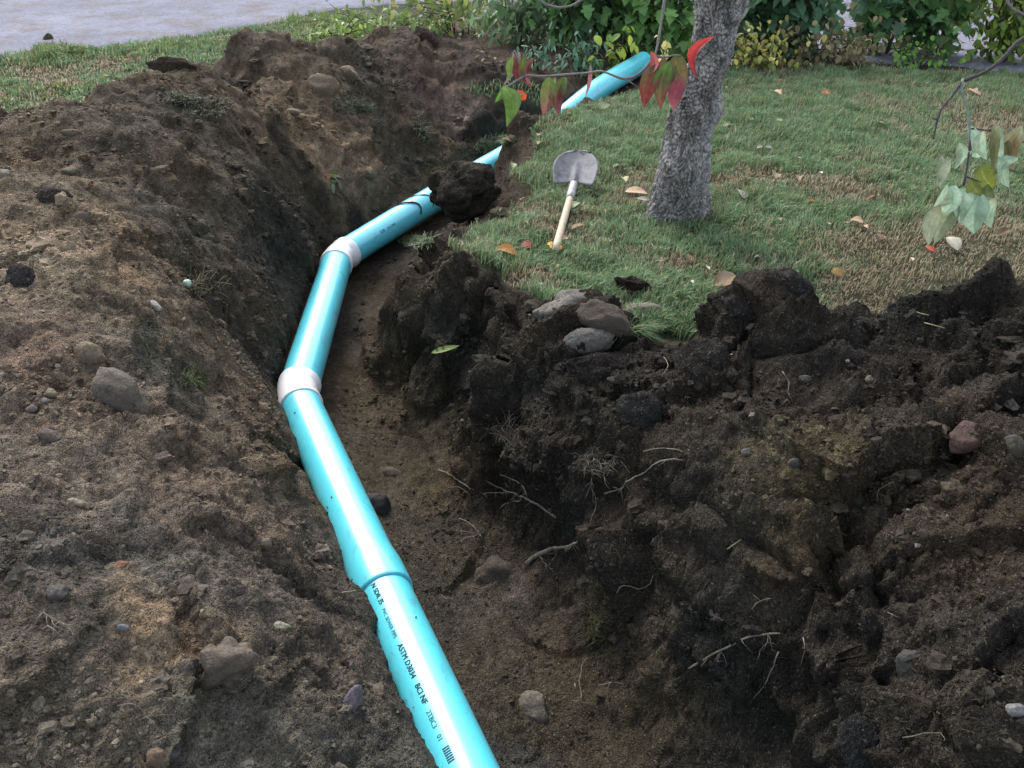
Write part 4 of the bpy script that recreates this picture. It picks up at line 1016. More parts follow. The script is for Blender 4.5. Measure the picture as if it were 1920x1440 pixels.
turf_patch('turf_tuft', 'thin strip of turf on the bank above the far pipe', [(785, 240, 10, 26), (795, 260, 8, 16)], 160, .03, .06, .006, [(.1, .12, .08), (.13, .14, .1)])
turf_patch('turf_tuft', 'straggling grass fringe on the lawn corner above the sod lump', [(925, 268, 26, 9), (908, 278, 18, 12), (948, 262, 26, 7)], 420, .03, .07, .005, GC + [(.16, .14, .09)])
turf_patch('turf_tuft', 'long bright grass between the grey rocks and dark lump', [(1255, 612, 34, 14), (1225, 620, 34, 8), (1280, 618, 20, 14), (1195, 622, 30, 7)], 620, .05, .10, .0045, [(.055, .14, .05), (.09, .17, .06), (.16, .19, .09)])
turf_patch('turf_tuft', 'grass growing close round the foot of the tree trunk', [(1330, 396, 40, 14), (1290, 412, 50, 9), (1226, 405, 20, 8)], 700, .04, .09, .005, [(.035, .075, .035), (.05, .09, .04), (.1, .1, .06)])

# ------------------------------------------------------------------ the tree
def at_y(px, py, Y):
    r = ray(px, py); return Vector((0, 0, CAM_H)) + r * (Y / r.y)
tb = at_y(1268, 408, 4.5 * SC); tb.z = -.03
tree = tag(empty('tree', (tb.x, tb.y, 0)), 'leaning tree with rough grey plated bark on the lawn', 'tree')
ctr = [(1264, 420, .20), (1267, 402, .178), (1271, 375, .156), (1277, 335, .143), (1290, 255, .125), (1302, 205, .124), (1314, 160, .108), (1328, 110, .100), (1340, 60, .104), (1352, 5, .122)]
cpts = [at_y(x, y, (4.5 - .02 * i) * SC) for i, (x, y, r) in enumerate(ctr)]; crad = [c[2] * SC * .95 for c in ctr]
cpts[0].z = -.08
cpts.append(cpts[-1] + Vector((.015, -.02, .14))); crad.append(.12)
cpts.append(cpts[-1] + Vector((.02, -.01, .10))); crad.append(.105)
NS, NRG = 220, 330
cs = np.array([p[:] for p in cpts]); tt = np.linspace(0, len(cpts) - 1, NRG)
cc = np.stack([np.interp(tt, range(len(cpts)), cs[:, k]) for k in range(3)], 1); rr = np.interp(tt, range(len(cpts)), crad)
for _ in range(8): cc[1:-1] = (cc[:-2] + 2 * cc[1:-1] + cc[2:]) / 4; rr[1:-1] = (rr[:-2] + 2 * rr[1:-1] + rr[2:]) / 4
th = np.linspace(0, 2 * np.pi, NS, endpoint=False)
dirs = np.stack([np.cos(th), np.sin(th), np.zeros(NS)], 1)
flare = 1 + .5 * np.exp(-np.clip(cc[:, 2] + .05, 0, 9) / .10)[:, None] * np.clip(np.cos(th * 3 + .8), -.3, 1)[None]
Pt = cc[:, None, :] + dirs[None] * (rr[:, None] * flare)[..., None]
flat = Pt.reshape(-1, 3); dn = np.repeat(dirs[None], NRG, 0).reshape(-1, 3)
warp = flat + np.stack([fbm(flat, 12, 2, 301), fbm(flat, 12, 2, 305), fbm(flat, 12, 2, 309)], 1) * .02
w1, w2, wid_ = worley((flat + (warp - flat) * 1.8) * np.array([85, 85, 32]), 40); pl = sstep(.0, .3, w2 - w1)
gn = fbm(flat, 5, 3, 315)
knob = np.zeros(len(flat))
for kx, ky, kr, ka in ((1344, 205, .06, .03), (1300, 215, .035, -.028), (1318, 178, .03, .018), (1285, 210, .03, -.02), (1350, 30, .04, -.03), (1330, 75, .03, .015), (1235, 395, .05, .02)):
    p = np.array(at_y(kx, ky, 4.40 * SC)[:]); knob += ka * np.exp(-np.sum((flat - p) ** 2, 1) / (kr * kr))
dsp = .0075 * (np.sqrt(pl) - .6) + .014 * gn + .006 * fbm(flat * np.array([1, 1, .3]), 38, 2, 317) + knob + .004 * ((wid_ >> 4 & 255) / 255.0 - .5) * 2 + .003 * fbm(flat, 60, 2, 321)
bark_p = flat + dn * dsp[:, None]
gi = np.arange(NRG * NS).reshape(NRG, NS)
bf = np.stack([gi[:-1], np.roll(gi[:-1], -1, 1), np.roll(gi[1:], -1, 1), gi[1:]], -1).reshape(-1, 4)
bcol = np.array([.265, .242, .222])[None] * (.32 + .72 * pl)[:, None] * (.86 + .28 * (wid_ >> 9 & 255) / 255.0)[:, None] * (1 + .75 * fbm(flat * np.array([1, 1, .35]), 22, 3, 333))[:, None] * (1 + .25 * fbm(flat, 3, 2, 330))[:, None]
lich_lit = sstep(.1, .5, fbm(flat, 7, 3, 340) + .35 * dn[:, 0]); bcol = bcol * (1 - .45 * lich_lit[:, None]) + np.array([.36, .35, .36]) * (.45 * lich_lit[:, None]) * (.4 + .6 * pl)[:, None]  # pale lichen mottling; its rightward bias paints the trunk's lit side into the bark
M_BARK = attr_mat('bark', .95, .1, 120, 400, .75, 1.25, ((200, .003),))
me = big_mesh('trunk', bark_p, bf); set_col(me, bcol); part('trunk', me, M_BARK, tree)
# limbs and crown above the picture
def limb(pts, r0, r1):
    pts = spline(pts, .12); n_ = len(pts); V, F = tube(pts, [r0 + (r1 - r0) * i / (n_ - 1) for i in range(n_)], 14)
    me = py_mesh('limb', V, F); set_col(me, np.repeat(np.array([[.14, .13, .12]]), len(V), 0)); return part('limb', me, M_BARK, tree), pts
top = cpts[-1]
ends = []
for a, r0 in (([top - Vector((0, 0, .12)), top + Vector((-.22, -.15, .5)), top + Vector((-.7, -.8, 1.1)), top + Vector((-1.0, -2.0, 1.5))], .085),
              ([top - Vector((0, 0, .12)), top + Vector((.3, .1, .5)), top + Vector((.8, -.5, 1.2)), top + Vector((.9, -1.7, 1.4))], .09),
              ([top - Vector((0, 0, .08)), top + Vector((.05, .3, .6)), top + Vector((.3, 1.0, 1.4))], .07)):
    ends += limb(a, r0, .025)[1][-8:]
cv_ = []; cf_ = []; ck_ = []
for k in range(900):
    e = random.choice(ends) + Vector((random.gauss(0, .45), random.gauss(0, .45), random.gauss(.25, .3)))
    if e.z < 2.15: e.z = 2.15 + random.random() * .4
    ax = Vector((random.gauss(0, 1), random.gauss(0, 1), -.8)).normalized(); s_ = ax.cross(Vector((random.gauss(0, 1), random.gauss(0, 1), 1))).normalized(); L_ = random.uniform(.07, .11)
    o_ = len(cv_); cv_ += [e, e + ax * L_ * .35 + s_ * L_ * .26, e + ax * L_ * .7 + s_ * L_ * .2, e + ax * L_, e + ax * L_ * .7 - s_ * L_ * .2, e + ax * L_ * .35 - s_ * L_ * .26]
    cf_ += [(o_, o_ + 1, o_ + 2, o_ + 3), (o_, o_ + 3, o_ + 4, o_ + 5)]; ck_ += [random.choice([(.07, .14, .04), (.12, .13, .04), (.2, .06, .05)])] * 6
me = py_mesh('crown', cv_, cf_, False); set_col(me, np.array(ck_)); o = part('crown', me, M_LEAF, tree); o['kind'] = 'stuff'

# ------------------------------------------------------------------ shovel
M_STEEL = plain_mat('worn_steel', (.125, .122, .130), .62, .4, 18, .5, .003, .1); M_WOOD = plain_mat('ash_handle', (.40, .335, .225), .6, .3, 30, .18, .001); M_COLLAR = plain_mat('shovel_collar', (.33, .32, .31), .5, .5, 40, .2, 0, .5)
h0 = at_z(1041, 470, .035); h1 = at_z(1076, 345, .05); hd = (h1 - h0).normalized()
shovel = tag(empty('shovel', (h1.x, h1.y, 0)), 'shovel with grey steel blade and pale wooden handle lying on the lawn', 'shovel')
npt = 14; pts = [h0.lerp(h1, k / (npt - 1)) for k in range(npt)]
part('handle', py_mesh('handle', *tube(pts[:11], [.0150] + [.018] * 3 + [.0175] * 7, 16)), M_WOOD, shovel)
cpt = [h0.lerp(h1, .74), h0.lerp(h1, .85), h0.lerp(h1, .95), h1 + hd * .03, h1 + hd * .07 + Vector((0, 0, .01))]
part('socket', py_mesh('socket', *tube(cpt, [.0205, .022, .022, .020, .012], 16)), M_COLLAR, shovel)
rp = h0.lerp(h1, .86); part('collar_ring', py_mesh('collar_ring', *tube([rp - hd * .006, rp + hd * .006], [.0235, .0235], 16)), M_COLLAR, shovel)
sx = hd.cross(Vector((0, 0, 1))).normalized(); bup = (hd * math.cos(R_(27)) + Vector((0, 0, 1)) * math.sin(R_(27))).normalized(); bn = sx.cross(bup).normalized()
if bn.z < 0: bn = -bn
b0 = h1 + hd * .0 + Vector((0, 0, .004)); BL, BW = .225, .116
V = []; nu, nv = 25, 25
def blade_half(t):
    if t < .32: return BW * (.84 + .16 * math.sin(t / .32 * 1.57))
    q = (t - .32) / .68; return BW * (max(0, 1 - q ** 2.2 * .985)) ** .5
for i in range(nv):
    t = i / (nv - 1); hw = blade_half(t)
    for j in range(nu):
        s_ = -1 + 2 * j / (nu - 1); x = s_ * hw
        back = .04 * (1 - min(1, t / .18)) * (abs(s_) ** 1.3 - 0.15)          # shoulders slope towards the socket
        y = t * BL - back * 1.0 + (.006 * math.sin(9 * s_) + .004 * math.sin(23 * s_)) * (t > .9)
        z = .032 * ((x / BW) ** 2) + .02 * (t - .4) ** 2 + .016 * math.exp(-(s_ / .13) ** 2) * max(0, 1 - t / .75)
        V.append(b0 + sx * x + bup * y + bn * z)
F = [(i * nu + j, i * nu + j + 1, (i + 1) * nu + j + 1, (i + 1) * nu + j) for i in range(nv - 1) for j in range(nu - 1)]
me = py_mesh('blade', V, F); o = part('blade', me, M_STEEL, shovel)
sm = o.modifiers.new('thickness', 'SOLIDIFY'); sm.thickness = .0025

# ------------------------------------------------------------------ leaves
def oval(t, fat=.5): return math.sin(math.pi * t ** (.85)) ** .8 * (1 - .18 * t) * fat
def leaf_geo(base, tip, width, normal, curl=.25, fold=.25, bend=0.0, cols=((.1, .2, .05),), nu=9, nv=5, shape=None, veins=False):
    """a leaf blade: base->tip, own width, folded along the midrib, curling back at the tip"""
    ax = tip - base; L_ = ax.length; ax.normalize(); nrm = (normal - ax * normal.dot(ax)).normalized(); sd = ax.cross(nrm)
    V, C = [], []; bx_ = random.uniform(0, 6)
    for i in range(nu):
        t = i / (nu - 1); w_ = max(.0006, (shape or oval)(t) * 1.0) * width
        cx = bend * math.sin(math.pi * t) * L_
        for j in range(nv):
            s_ = -1 + 2 * j / (nv - 1)
            p = base + ax * (t * L_) + sd * (s_ * w_ + cx) + nrm * (fold * abs(s_) * w_ + curl * L_ * (.25 - (t - .5) ** 2) + .03 * w_ * math.sin(9 * t + 4 * s_))
            if veins: p = p + nrm * (.018 * w_ * math.cos(6.283 * (t * 7 - abs(s_) * 2.0)) * (1 - abs(s_)) + .04 * w_ * math.sin(4 * t + 3 * s_ + bx_))
            V.append(p)
            q = t * (len(cols) - 1) + (0 if not veins else .3 * math.sin(11 * t + 6 * s_ + bx_) * math.sin(17 * s_ - 9 * t)) + .35 * math.sin(5.1 * t + 2.3 * s_) * (len(cols) > 1); q = min(max(q, 0), len(cols) - 1); i0 = int(min(q, len(cols) - 2)) if len(cols) > 1 else 0
            c_ = np.array(cols[i0]) if len(cols) == 1 else np.array(cols[i0]) * (1 - (q - i0)) + np.array(cols[i0 + 1]) * (q - i0)
            if j == nv // 2: c_ = c_ * (1.35 if veins else 1.18)
            if veins: c_ = c_ * (1 + .16 * max(0, math.cos(6.283 * (t * 7 - abs(s_) * 2.0))) ** 6) * (.8 + .2 * min(1, 3 * (1 - abs(s_)))) * random.uniform(.93, 1.07)
            C.append(c_)
    F = [(i * nv + j, i * nv + j + 1, (i + 1) * nv + j + 1, (i + 1) * nv + j) for i in range(nu - 1) for j in range(nv - 1)]
    return V, F, C
TOCAM = -ray(960, 720).normalized()
def cam_leaf(parent, bx, by, tx, ty, wpx, d, cols, roll=0, curl=.2, fold=.25, bend=0.0, dd=0.0, wk=1.0):
    a, b_ = at_d(bx, by, d), at_d(tx, ty, d + dd); k = d / FPX
    ax = (b_ - a).normalized(); n_ = (-ray((bx + tx) / 2, (by + ty) / 2).normalized()); n_ = (n_ - ax * n_.dot(ax)).normalized()
    n_ = Matrix.Rotation(R_(roll), 3, ax) @ n_
    V, F, C = leaf_geo(a, b_, wpx * wk * k, n_, curl, fold, bend, cols, 33, 15, veins=True)
    me = py_mesh('leaf', V, F); set_col(me, np.array(C)); return part('leaf', me, M_LEAF, parent)
def twig(parent, lst, d, w0, w1, mat, name='twig', dvar=.0):
    pts = [at_d(x, y, d + dvar * i) for i, (x, y) in enumerate(lst)]
    pts = spline(pts, .012) if len(pts) > 2 else pts
    n_ = len(pts); k = d / FPX / 2
    V, F = tube(pts, [(w0 + (w1 - w0) * i / (n_ - 1)) * k * (1 + .15 * math.sin(i * 1.3)) for i in range(n_)], 7)
    return part(name, py_mesh(name, V, F), mat, parent)
M_TWIG = plain_mat('grey_twig', (.17, .15, .14), .8, .2, 120, .3); M_TWIGG = plain_mat('green_twig', (.16, .2, .15), .7, .2, 120, .25); M_TWIGD = plain_mat('dark_twig', (.06, .05, .05), .8, .2, 120, .3)
GRN, RED, DRED, PNK, OLV = (.12, .20, .03), (.30, .045, .035), (.20, .04, .05), (.33, .14, .13), (.16, .15, .045)
D1 = 1.9
br = tag(empty('dogwood_branch', at_d(1252, -160, D1)[:]), 'hanging branch with drooping red and green leaves before the trunk', 'branch')
twig(br, [(985, 141), (1010, 143), (1050, 141), (1110, 136), (1130, 134), (1170, 148), (1195, 140), (1215, 122), (1228, 104), (1237, 60), (1245, 5), (1250, -60), (1252, -160)], D1, 4, 6, M_TWIG)
twig(br, [(1170, 148), (1182, 154), (1190, 160)], D1, 4, 2, M_TWIG); twig(br, [(985, 141), (975, 120), (968, 100), (964, 96)], D1, 4, 3, M_TWIG); twig(br, [(985, 141), (968, 152), (950, 163), (940, 166)], D1, 4, 3, M_TWIG)
twig(br, [(1228, 104), (1245, 108), (1262, 104), (1275, 104)], D1, 4, 3, M_TWIG); twig(br, [(1250, -60), (1300, -40), (1330, 10), (1338, 68)], D1, 4, 2, M_TWIG)
for a in [(962, 97, 943, 160, 13, [(.2, .17, .16), (.22, .16, .15)], 62, -.1, .2, -.22), (960, 106, 957, 152, 15, [GRN, (.14, .2, .04)], 30, .1, .3, .05), (972, 97, 1000, 162, 24, [(.16, .13, .05), DRED, PNK], -25, .2, .4, .28),
          (985, 105, 985, 155, 14, [GRN, OLV, PNK], 20, .1, .4, .1), (945, 162, 950, 238, 34, [GRN, (.10, .19, .03), (.13, .19, .03)], 12, .25, .3, -.2), (950, 160, 928, 192, 16, [(.08, .28, .06), GRN], -30, .2, .3, 0),
          (958, 170, 984, 178, 9, [(.35, .3, .26), PNK], 40, .1, .2, 0), (970, 168, 985, 187, 16, [(.6, .07, .03), (.62, .12, .04)], 0, .3, .5, 0), (950, 180, 966, 212, 6, [(.2, .2, .16), (.3, .28, .24)], 50, .1, .2, .1),
          (1030, 144, 1018, 217, 32, [GRN, (.13, .17, .04), (.22, .11, .07), (.25, .07, .06)], 8, .15, .25, -.06), (1060, 144, 1048, 219, 29, [GRN, (.14, .16, .04), DRED, PNK], -12, .15, .25, .14), (1108, 122, 1098, 182, 10, [PNK, (.36, .15, .14)], 55, .15, .4, -.12),
          (1000, 108, 996, 165, 16, [(.2, .12, .06), DRED, PNK], 20, .1, .4, .2), (1040, 143, 1036, 196, 18, [(.12, .14, .04), (.2, .1, .06)], 40, .1, .3, .05), (1246, 108, 1226, 170, 24, [OLV, (.22, .1, .06), RED], 25, .15, .35, -.1), (1262, 112, 1256, 178, 26, [GRN, OLV, DRED], -20, .15, .35, .1),
          (1222, 96, 1200, 152, 19, [(.4, .08, .04), (.28, .08, .07), PNK], 42, .1, .3, -.3), (1236, 120, 1207, 202, 37, [(.25, .08, .07), (.2, .13, .05), RED, (.32, .06, .04)], 10, .2, .25, .05), (1254, 116, 1238, 204, 33, [(.14, .26, .05), GRN, (.22, .12, .06), RED], -8, .2, .25, .08),
          (1266, 103, 1288, 152, 37, [OLV, (.17, .14, .045), (.2, .13, .06)], -20, .2, .25, .14), (1282, 142, 1262, 207, 31, [(.2, .11, .06), DRED, (.24, .05, .07), PNK], 14, .2, .25, .06), (1338, 68, 1306, 148, 21, [(.55, .07, .04), (.5, .05, .04), (.3, .04, .06)], 24, .1, .4, .28)]:
    cam_leaf(br, *a[:5], D1 + random.uniform(-.03, .03), a[5], roll=a[6] * .7, curl=a[7], fold=a[8] * 1.5, bend=a[9], dd=random.uniform(-.02, .03), wk=1.05)
D2 = 1.75
PALE, PALE2, OLG, DUL = (.34, .48, .33), (.41, .54, .40), (.17, .21, .04), (.29, .33, .2)
b2 = tag(empty('pale_leaf_branch', at_d(2080, -90, D2)[:]), 'drooping twig with pale green cupped leaves at the right', 'branch')
twig(b2, [(1806, 152), (1850, 133), (1882, 108), (1905, 82), (1960, 40), (2080, -90)], D2, 6, 12, M_TWIGD); twig(b2, [(1806, 150), (1782, 184), (1764, 206), (1755, 236), (1750, 260)], D2, 5, 3, M_TWIGD); twig(b2, [(1757, 224), (1748, 222)], D2, 3, 2, M_TWIGD)
twig(b2, [(1806, 148), (1802, 170), (1813, 200), (1818, 235), (1817, 262), (1821, 284), (1815, 312), (1809, 344)], D2, 6, 4, M_TWIGG); twig(b2, [(1818, 262), (1816, 290), (1812, 320), (1806, 348), (1812, 332)], D2 - .004, 4, 3, M_TWIGD)
twig(b2, [(1818, 241), (1840, 243), (1862, 246), (1880, 252)], D2, 3, 2, M_TWIGD); twig(b2, [(1813, 332), (1830, 338), (1840, 342)], D2, 3, 2, M_TWIGD); twig(b2, [(1808, 346), (1795, 352), (1785, 354)], D2, 3, 2, M_TWIGD)
for a in [(1818, 234, 1810, 297, 22, [PALE2, PALE], 30, .1, .35, -.33), (1816, 284, 1846, 291, 12, [PALE, PALE2], 20, .1, .3, 0), (1866, 232, 1862, 322, 17, [(.22, .25, .12), OLV, (.25, .26, .13)], 30, .1, .3, -.05), (1872, 236, 1880, 302, 18, [DUL, PALE, PALE2], -20, .1, .3, .1),
          (1914, 236, 1896, 318, 27, [DUL, (.2, .15, .06), (.28, .2, .12)], 10, .15, .3, .1), (1908, 296, 1872, 331, 20, [PALE, PALE2], 10, .2, .3, .22), (1892, 262, 1886, 310, 16, [(.2, .19, .09), (.23, .16, .08)], 25, .1, .3, 0),
          (1838, 309, 1862, 352, 36, [OLG, (.15, .18, .035)], -14, .25, .3, .1), (1852, 345, 1868, 394, 26, [OLG, DUL], 30, .2, .3, .1), (1792, 348, 1768, 406, 32, [PALE2, PALE, PALE2], 18, .25, .4, -.1), (1778, 348, 1750, 388, 26, [PALE, DUL], -30, .2, .3, -.1),
          (1813, 352, 1800, 419, 33, [PALE, PALE2, PALE], -14, .25, .4, .12), (1838, 362, 1826, 438, 44, [PALE, PALE2, PALE], 6, .2, .3, .08), (1762, 384, 1741, 460, 26, [(.2, .2, .09), DUL, (.28, .3, .2)], 20, .15, .3, .05), (1796, 382, 1752, 456, 29, [DUL, (.24, .27, .15), (.3, .32, .2)], -18, .15, .3, .08),
          (1842, 246, 1850, 300, 20, [DUL, PALE], 15, .15, .4, .1), (1800, 268, 1790, 318, 18, [DUL, PALE], 25, .1, .3, -.2), (1860, 368, 1858, 428, 28, [DUL, PALE], 12, .2, .4, .1), (1782, 300, 1762, 352, 16, [DUL, (.3, .33, .24)], 25, .2, .4, 0), (1765, 292, 1756, 350, 14, [DUL, (.3, .33, .24)], -25, .2, .4, 0), (1885, 300, 1892, 352, 22, [DUL, PALE], 20, .2, .4, .1),
          (1822, 338, 1838, 372, 24, [OLG, (.17, .19, .06)], 25, .2, .3, 0)]:
    cam_leaf(b2, *a[:5], D2 + random.uniform(-.03, .03), a[5], roll=a[6], curl=a[7], fold=a[8] * 1.4, bend=a[9], dd=random.uniform(-.02, .03), wk=1.3)
t3 = tag(empty('bare_twig', at_d(1000, -60, 2.4)[:]), 'thin bare twig arching across the top edge', 'branch')
twig(t3, [(1000, -60), (1012, -4), (1035, 12), (1062, 13), (1090, 0), (1130, -40)], 2.4, 5, 4, M_TWIG)
t4 = tag(empty('bare_twig', at_d(1960, 40, 2.4)[:]), 'pale bare twig in the upper right corner', 'branch')
twig(t4, [(1885, -20), (1892, 8), (1908, 22), (1935, 30), (1990, 20)], 2.4, 6, 6, M_TWIG)
sp_p = hit(622, 335)[0]; spd = depth_of(sp_p) - .03
spr = tag(empty('leaf_sprig', sp_p[:]), 'small sprig of orange and green leaves on the left bank', 'leaf sprig')
twig(spr, [(606, 324), (622, 330), (634, 340), (640, 352)], spd, 2, 1.5, M_TWIGG)
for a in [(617, 330, 601, 322, 7, [(.4, .17, .06), (.45, .2, .08)]), (620, 331, 606, 335, 5, [(.42, .18, .1), (.4, .2, .1)]), (620, 326, 634, 332, 6, [(.13, .22, .05), (.12, .2, .05)]), (624, 344, 626, 363, 8, [(.2, .27, .15), (.22, .28, .17)]), (636, 340, 640, 358, 6, [(.1, .12, .08), (.16, .17, .12)]), (619, 338, 636, 341, 4, [(.16, .22, .1), (.2, .25, .14)])]:
    cam_leaf(spr, *a[:5], spd, a[5], curl=.3)
# fallen leaves
def fallen(px, py, size_px, cols, label, group=None, lift=.028, kind=None):
    p, nrm, _ = hit(px, py); d = depth_of(p); L_ = size_px * d / FPX * random.uniform(.95, 1.1); p = p + Vector((0, 0, lift))
    a = random.uniform(0, 6.28); ax = Vector((math.cos(a), math.sin(a) * 1.0, random.uniform(-.1, .25))) ; ax.normalize()
    n_ = Vector((random.gauss(0, .35), random.gauss(0, .35) - .35, 1)).normalized()
    shape = (lambda t: oval(t, .5)) if random.random() < .6 else (lambda t: oval(t, .42) * (1 + .35 * math.sin(t * 17)))
    V, F, C = leaf_geo(-ax * L_ / 2, ax * L_ / 2, L_ * .62, n_, random.uniform(.15, .5), random.uniform(.2, .7), random.uniform(-.15, .15), cols, 11, 5, shape)
    me = py_mesh('fallen_leaf', V, F); set_col(me, np.array(C)); o = ob('fallen_leaf', me, M_DRYLEAF); o.location = p
    return tag(o, label, 'leaf', group)
LT, LW, LO, LR, LB, LG = [(.36, .27, .19), (.30, .21, .14)], [(.46, .42, .36), (.4, .35, .3)], [(.42, .16, .05), (.38, .22, .09)], [(.36, .09, .08), (.3, .08, .07)], [(.19, .12, .075), (.14, .09, .06)], [(.30, .33, .19), (.34, .34, .22)]
for a in [(1010, 262, 26, LT, 'tan leaf on the grass below the low red and green leaf'), (1012, 277, 15, [(.28, .17, .13)], 'pinkish leaf just under the tan leaf near the far pipe'), (950, 272, 20, [(.33, .2, .15)], 'pink-brown leaf on the lawn corner by the far trench'),
          (962, 320, 20, LG, 'pale green leaf on the grass right of the sod lump'), (1192, 371, 36, LT, 'large curled tan leaf at the left foot of the trunk'), (1204, 384, 20, LW, 'whitish leaf touching the trunk foot'), (1386, 373, 32, LW, 'pale folded leaf right of the trunk foot'),
          (1446, 365, 28, [(.4, .22, .16), (.36, .2, .14)], 'salmon leaf on the grass right of the pale folded leaf'), (1457, 181, 22, LT, 'tan leaf far back on the lawn right of the trunk'), (1546, 183, 18, [(.42, .13, .07)], 'orange-red leaf far back on the lawn'), (1822, 181, 30, LT, 'tan leaf far right behind the drooping twig'),
          (990, 469, 28, LR, 'dull red leaf on the grass left of the shovel handle end'), (945, 487, 38, LO, 'orange-brown pointed leaf near the trench rim'), (1040, 472, 30, [(.6, .16, .03), (.65, .33, .06)], 'bright orange leaf on the end of the shovel handle'), (1057, 458, 18, LT, 'small tan leaf right of the bright orange leaf'),
          (988, 382, 26, LT, 'crumpled tan leaf left of the shovel handle'), (1084, 436, 24, LT, 'tan leaf right of the middle of the shovel handle'), (1078, 396, 26, LG, 'pale green leaf beside the shovel handle'), (1088, 346, 22, [(.25, .16, .11)], 'brown leaf under the shovel blade shoulder'),
          (1358, 538, 48, [(.22, .14, .08), (.34, .27, .18)], 'large curled brown leaf beside the dome-shaped lump'), (1324, 514, 18, LW, 'small white leaf above the large curled brown leaf'), (1290, 496, 26, LB, 'brown leaf on the lawn left of the small white leaf'), (1782, 468, 38, LW, 'white curled leaf under the drooping twig'), (1742, 478, 18, [(.5, .1, .06)], 'small red leaf left of the white curled leaf'),
          (1230, 604, 20, LO, 'rusty leaf on the grass below the tan stone'), (1602, 428, 28, LT, 'tan leaf in the straw right of centre lawn'), (1640, 456, 30, LB, 'brown crumpled leaf in the straw patch'), (1570, 522, 30, [(.2, .13, .05)], 'olive-brown leaf near the crest right of the dome-shaped lump'), (1130, 206, 24, LG, 'pale leaf lying below the far pipe'),
          (1188, 225, 18, LG, 'small pale leaf left of the trunk at mid height'), (1176, 213, 16, LG, 'slim pale leaf above the small pale leaf'), (1362, 245, 24, LG, 'pale yellow leaf on the grass right of the trunk bump'), (1404, 232, 16, LG, 'small pale leaf right of the pale yellow leaf'), (1455, 340, 26, LT, 'tan leaf at the left end of the straw patch'),
          (1630, 381, 22, LB, 'brown leaf in the middle of the right lawn'), (1520, 388, 16, LO, 'small rusty leaf in the middle of the right lawn'), (1500, 345, 20, LT, 'straw-coloured leaf in the pale patch of lawn'), (1170, 347, 20, LG, 'pale leaf right of the shovel blade'), (1158, 322, 18, LW, 'whitish leaf up right of the shovel blade'),
          (1430, 120, 24, [(.5, .44, .16)], 'yellow leaf under the yellow shrub'), (1565, 112, 24, LT, 'tan leaf in the planting bed'), (1142, 183, 16, LO, 'small orange leaf against the far pipe'), (201, 150, 18, LO, 'orange leaf on the bank crest at upper left'), (1880, 445, 24, LB, 'dark dry leaf at the right edge in the straw')]:
    fallen(a[0], a[1], a[2] * 1.15, a[3], a[4])
for k in range(46):
    px, py = random.uniform(900, 1915), random.uniform(170, 560)
    p, nrm, _ = hit(px, py)
    if not in_poly(np.array([[p.x, p.y]]), right_lawn)[0]: continue
    fallen(px, py, random.uniform(9, 15), random.choice([LT, LG, LW, LB]), 'tiny dry leaf scattered in the grass of the lawn', 'tiny leaves scattered over the lawn', .03)
sl = hit(835, 655, .02)[0]
V, F, C = leaf_geo(at_z(808, 662, sl.z) - sl, at_z(862, 648, sl.z) - sl, .028, Vector((0, -.6, .8)), .15, .2, 0, [(.30, .36, .14), (.26, .32, .12)], 15, 5)
C = [np.array(c_) * (.25 if (i // 5) % 3 == 0 and i % 5 < 3 and i // 5 < 9 else 1) for i, c_ in enumerate(C)]
me = py_mesh('fallen_leaf', V, F); set_col(me, np.array(C)); o = ob('fallen_leaf', me, M_DRYLEAF); o.location = sl; tag(o, 'yellow-green leaf with dark stripes on the topsoil wall', 'leaf')
# little green fruit on the bank
fp, fn, _ = hit(348, 534); fr_ = 8 * depth_of(fp) / FPX
mb = MB(); v0, f0 = ICO[3]; mb.add([Vector(x) * fr_ * (1 - .12 * max(0, x[2]) ** 6) for x in v0.tolist()], f0.tolist()); V, F = tube([Vector((0, 0, fr_ * .85)), Vector((.002, -.002, fr_ * 1.5))], [.0012, .0009], 5); mb.add(V, F)
o = ob('fruit', mb.mesh('fruit'), plain_mat('green_fruit', (.33, .42, .32), .5, .4, 60, .15)); o.location = fp + fn * fr_ * .6; tag(o, 'small pale green fruit on the left bank', 'fruit')

# ------------------------------------------------------------------ shrubs and plants behind
def flat_leaf(outline, L_, fold=.18, name='leaf'):
    """outline: half outline (t, w) from base to tip"""
    V, F = [], []
    for t, w_ in outline:
        droop = -.22 * t * t * L_
        V += [Vector((-w_ * L_, t * L_, fold * w_ * L_ + droop)), Vector((0, t * L_, droop)), Vector((w_ * L_, t * L_, fold * w_ * L_ + droop))]
    for i in range(len(outline) - 1):
        a = i * 3; F += [(a, a + 1, a + 4, a + 3), (a + 1, a + 2, a + 5, a + 4)]
    return V, F
MAPLE = [(0, .02), (.06, .16), (.02, .34), (.16, .30), (.24, .26), (.30, .50), (.46, .40), (.50, .24), (.62, .30), (.74, .20), (.86, .10), (1, .0)]
OVAL = [(0, .01), (.1, .16), (.28, .29), (.5, .31), (.7, .24), (.87, .12), (1, .0)]
SLIM = [(0, .01), (.15, .10), (.4, .16), (.7, .11), (1, 0)]
_lm = {}
def leaf_mesh(kind, col):
    k = (kind, col)
    if k not in _lm:
        V, F = flat_leaf({'maple': MAPLE, 'oval': OVAL, 'slim': SLIM}[kind], 1.0)
        me = py_mesh('leaf', V, F, False); set_col(me, np.repeat(np.array([col]) * 1.55, len(V), 0)); me.materials.append(M_LEAF); _lm[k] = me
    return _lm[k]
M_STEM = plain_mat('shrub_stem', (.07, .055, .04), .85, .15, 40, .3)
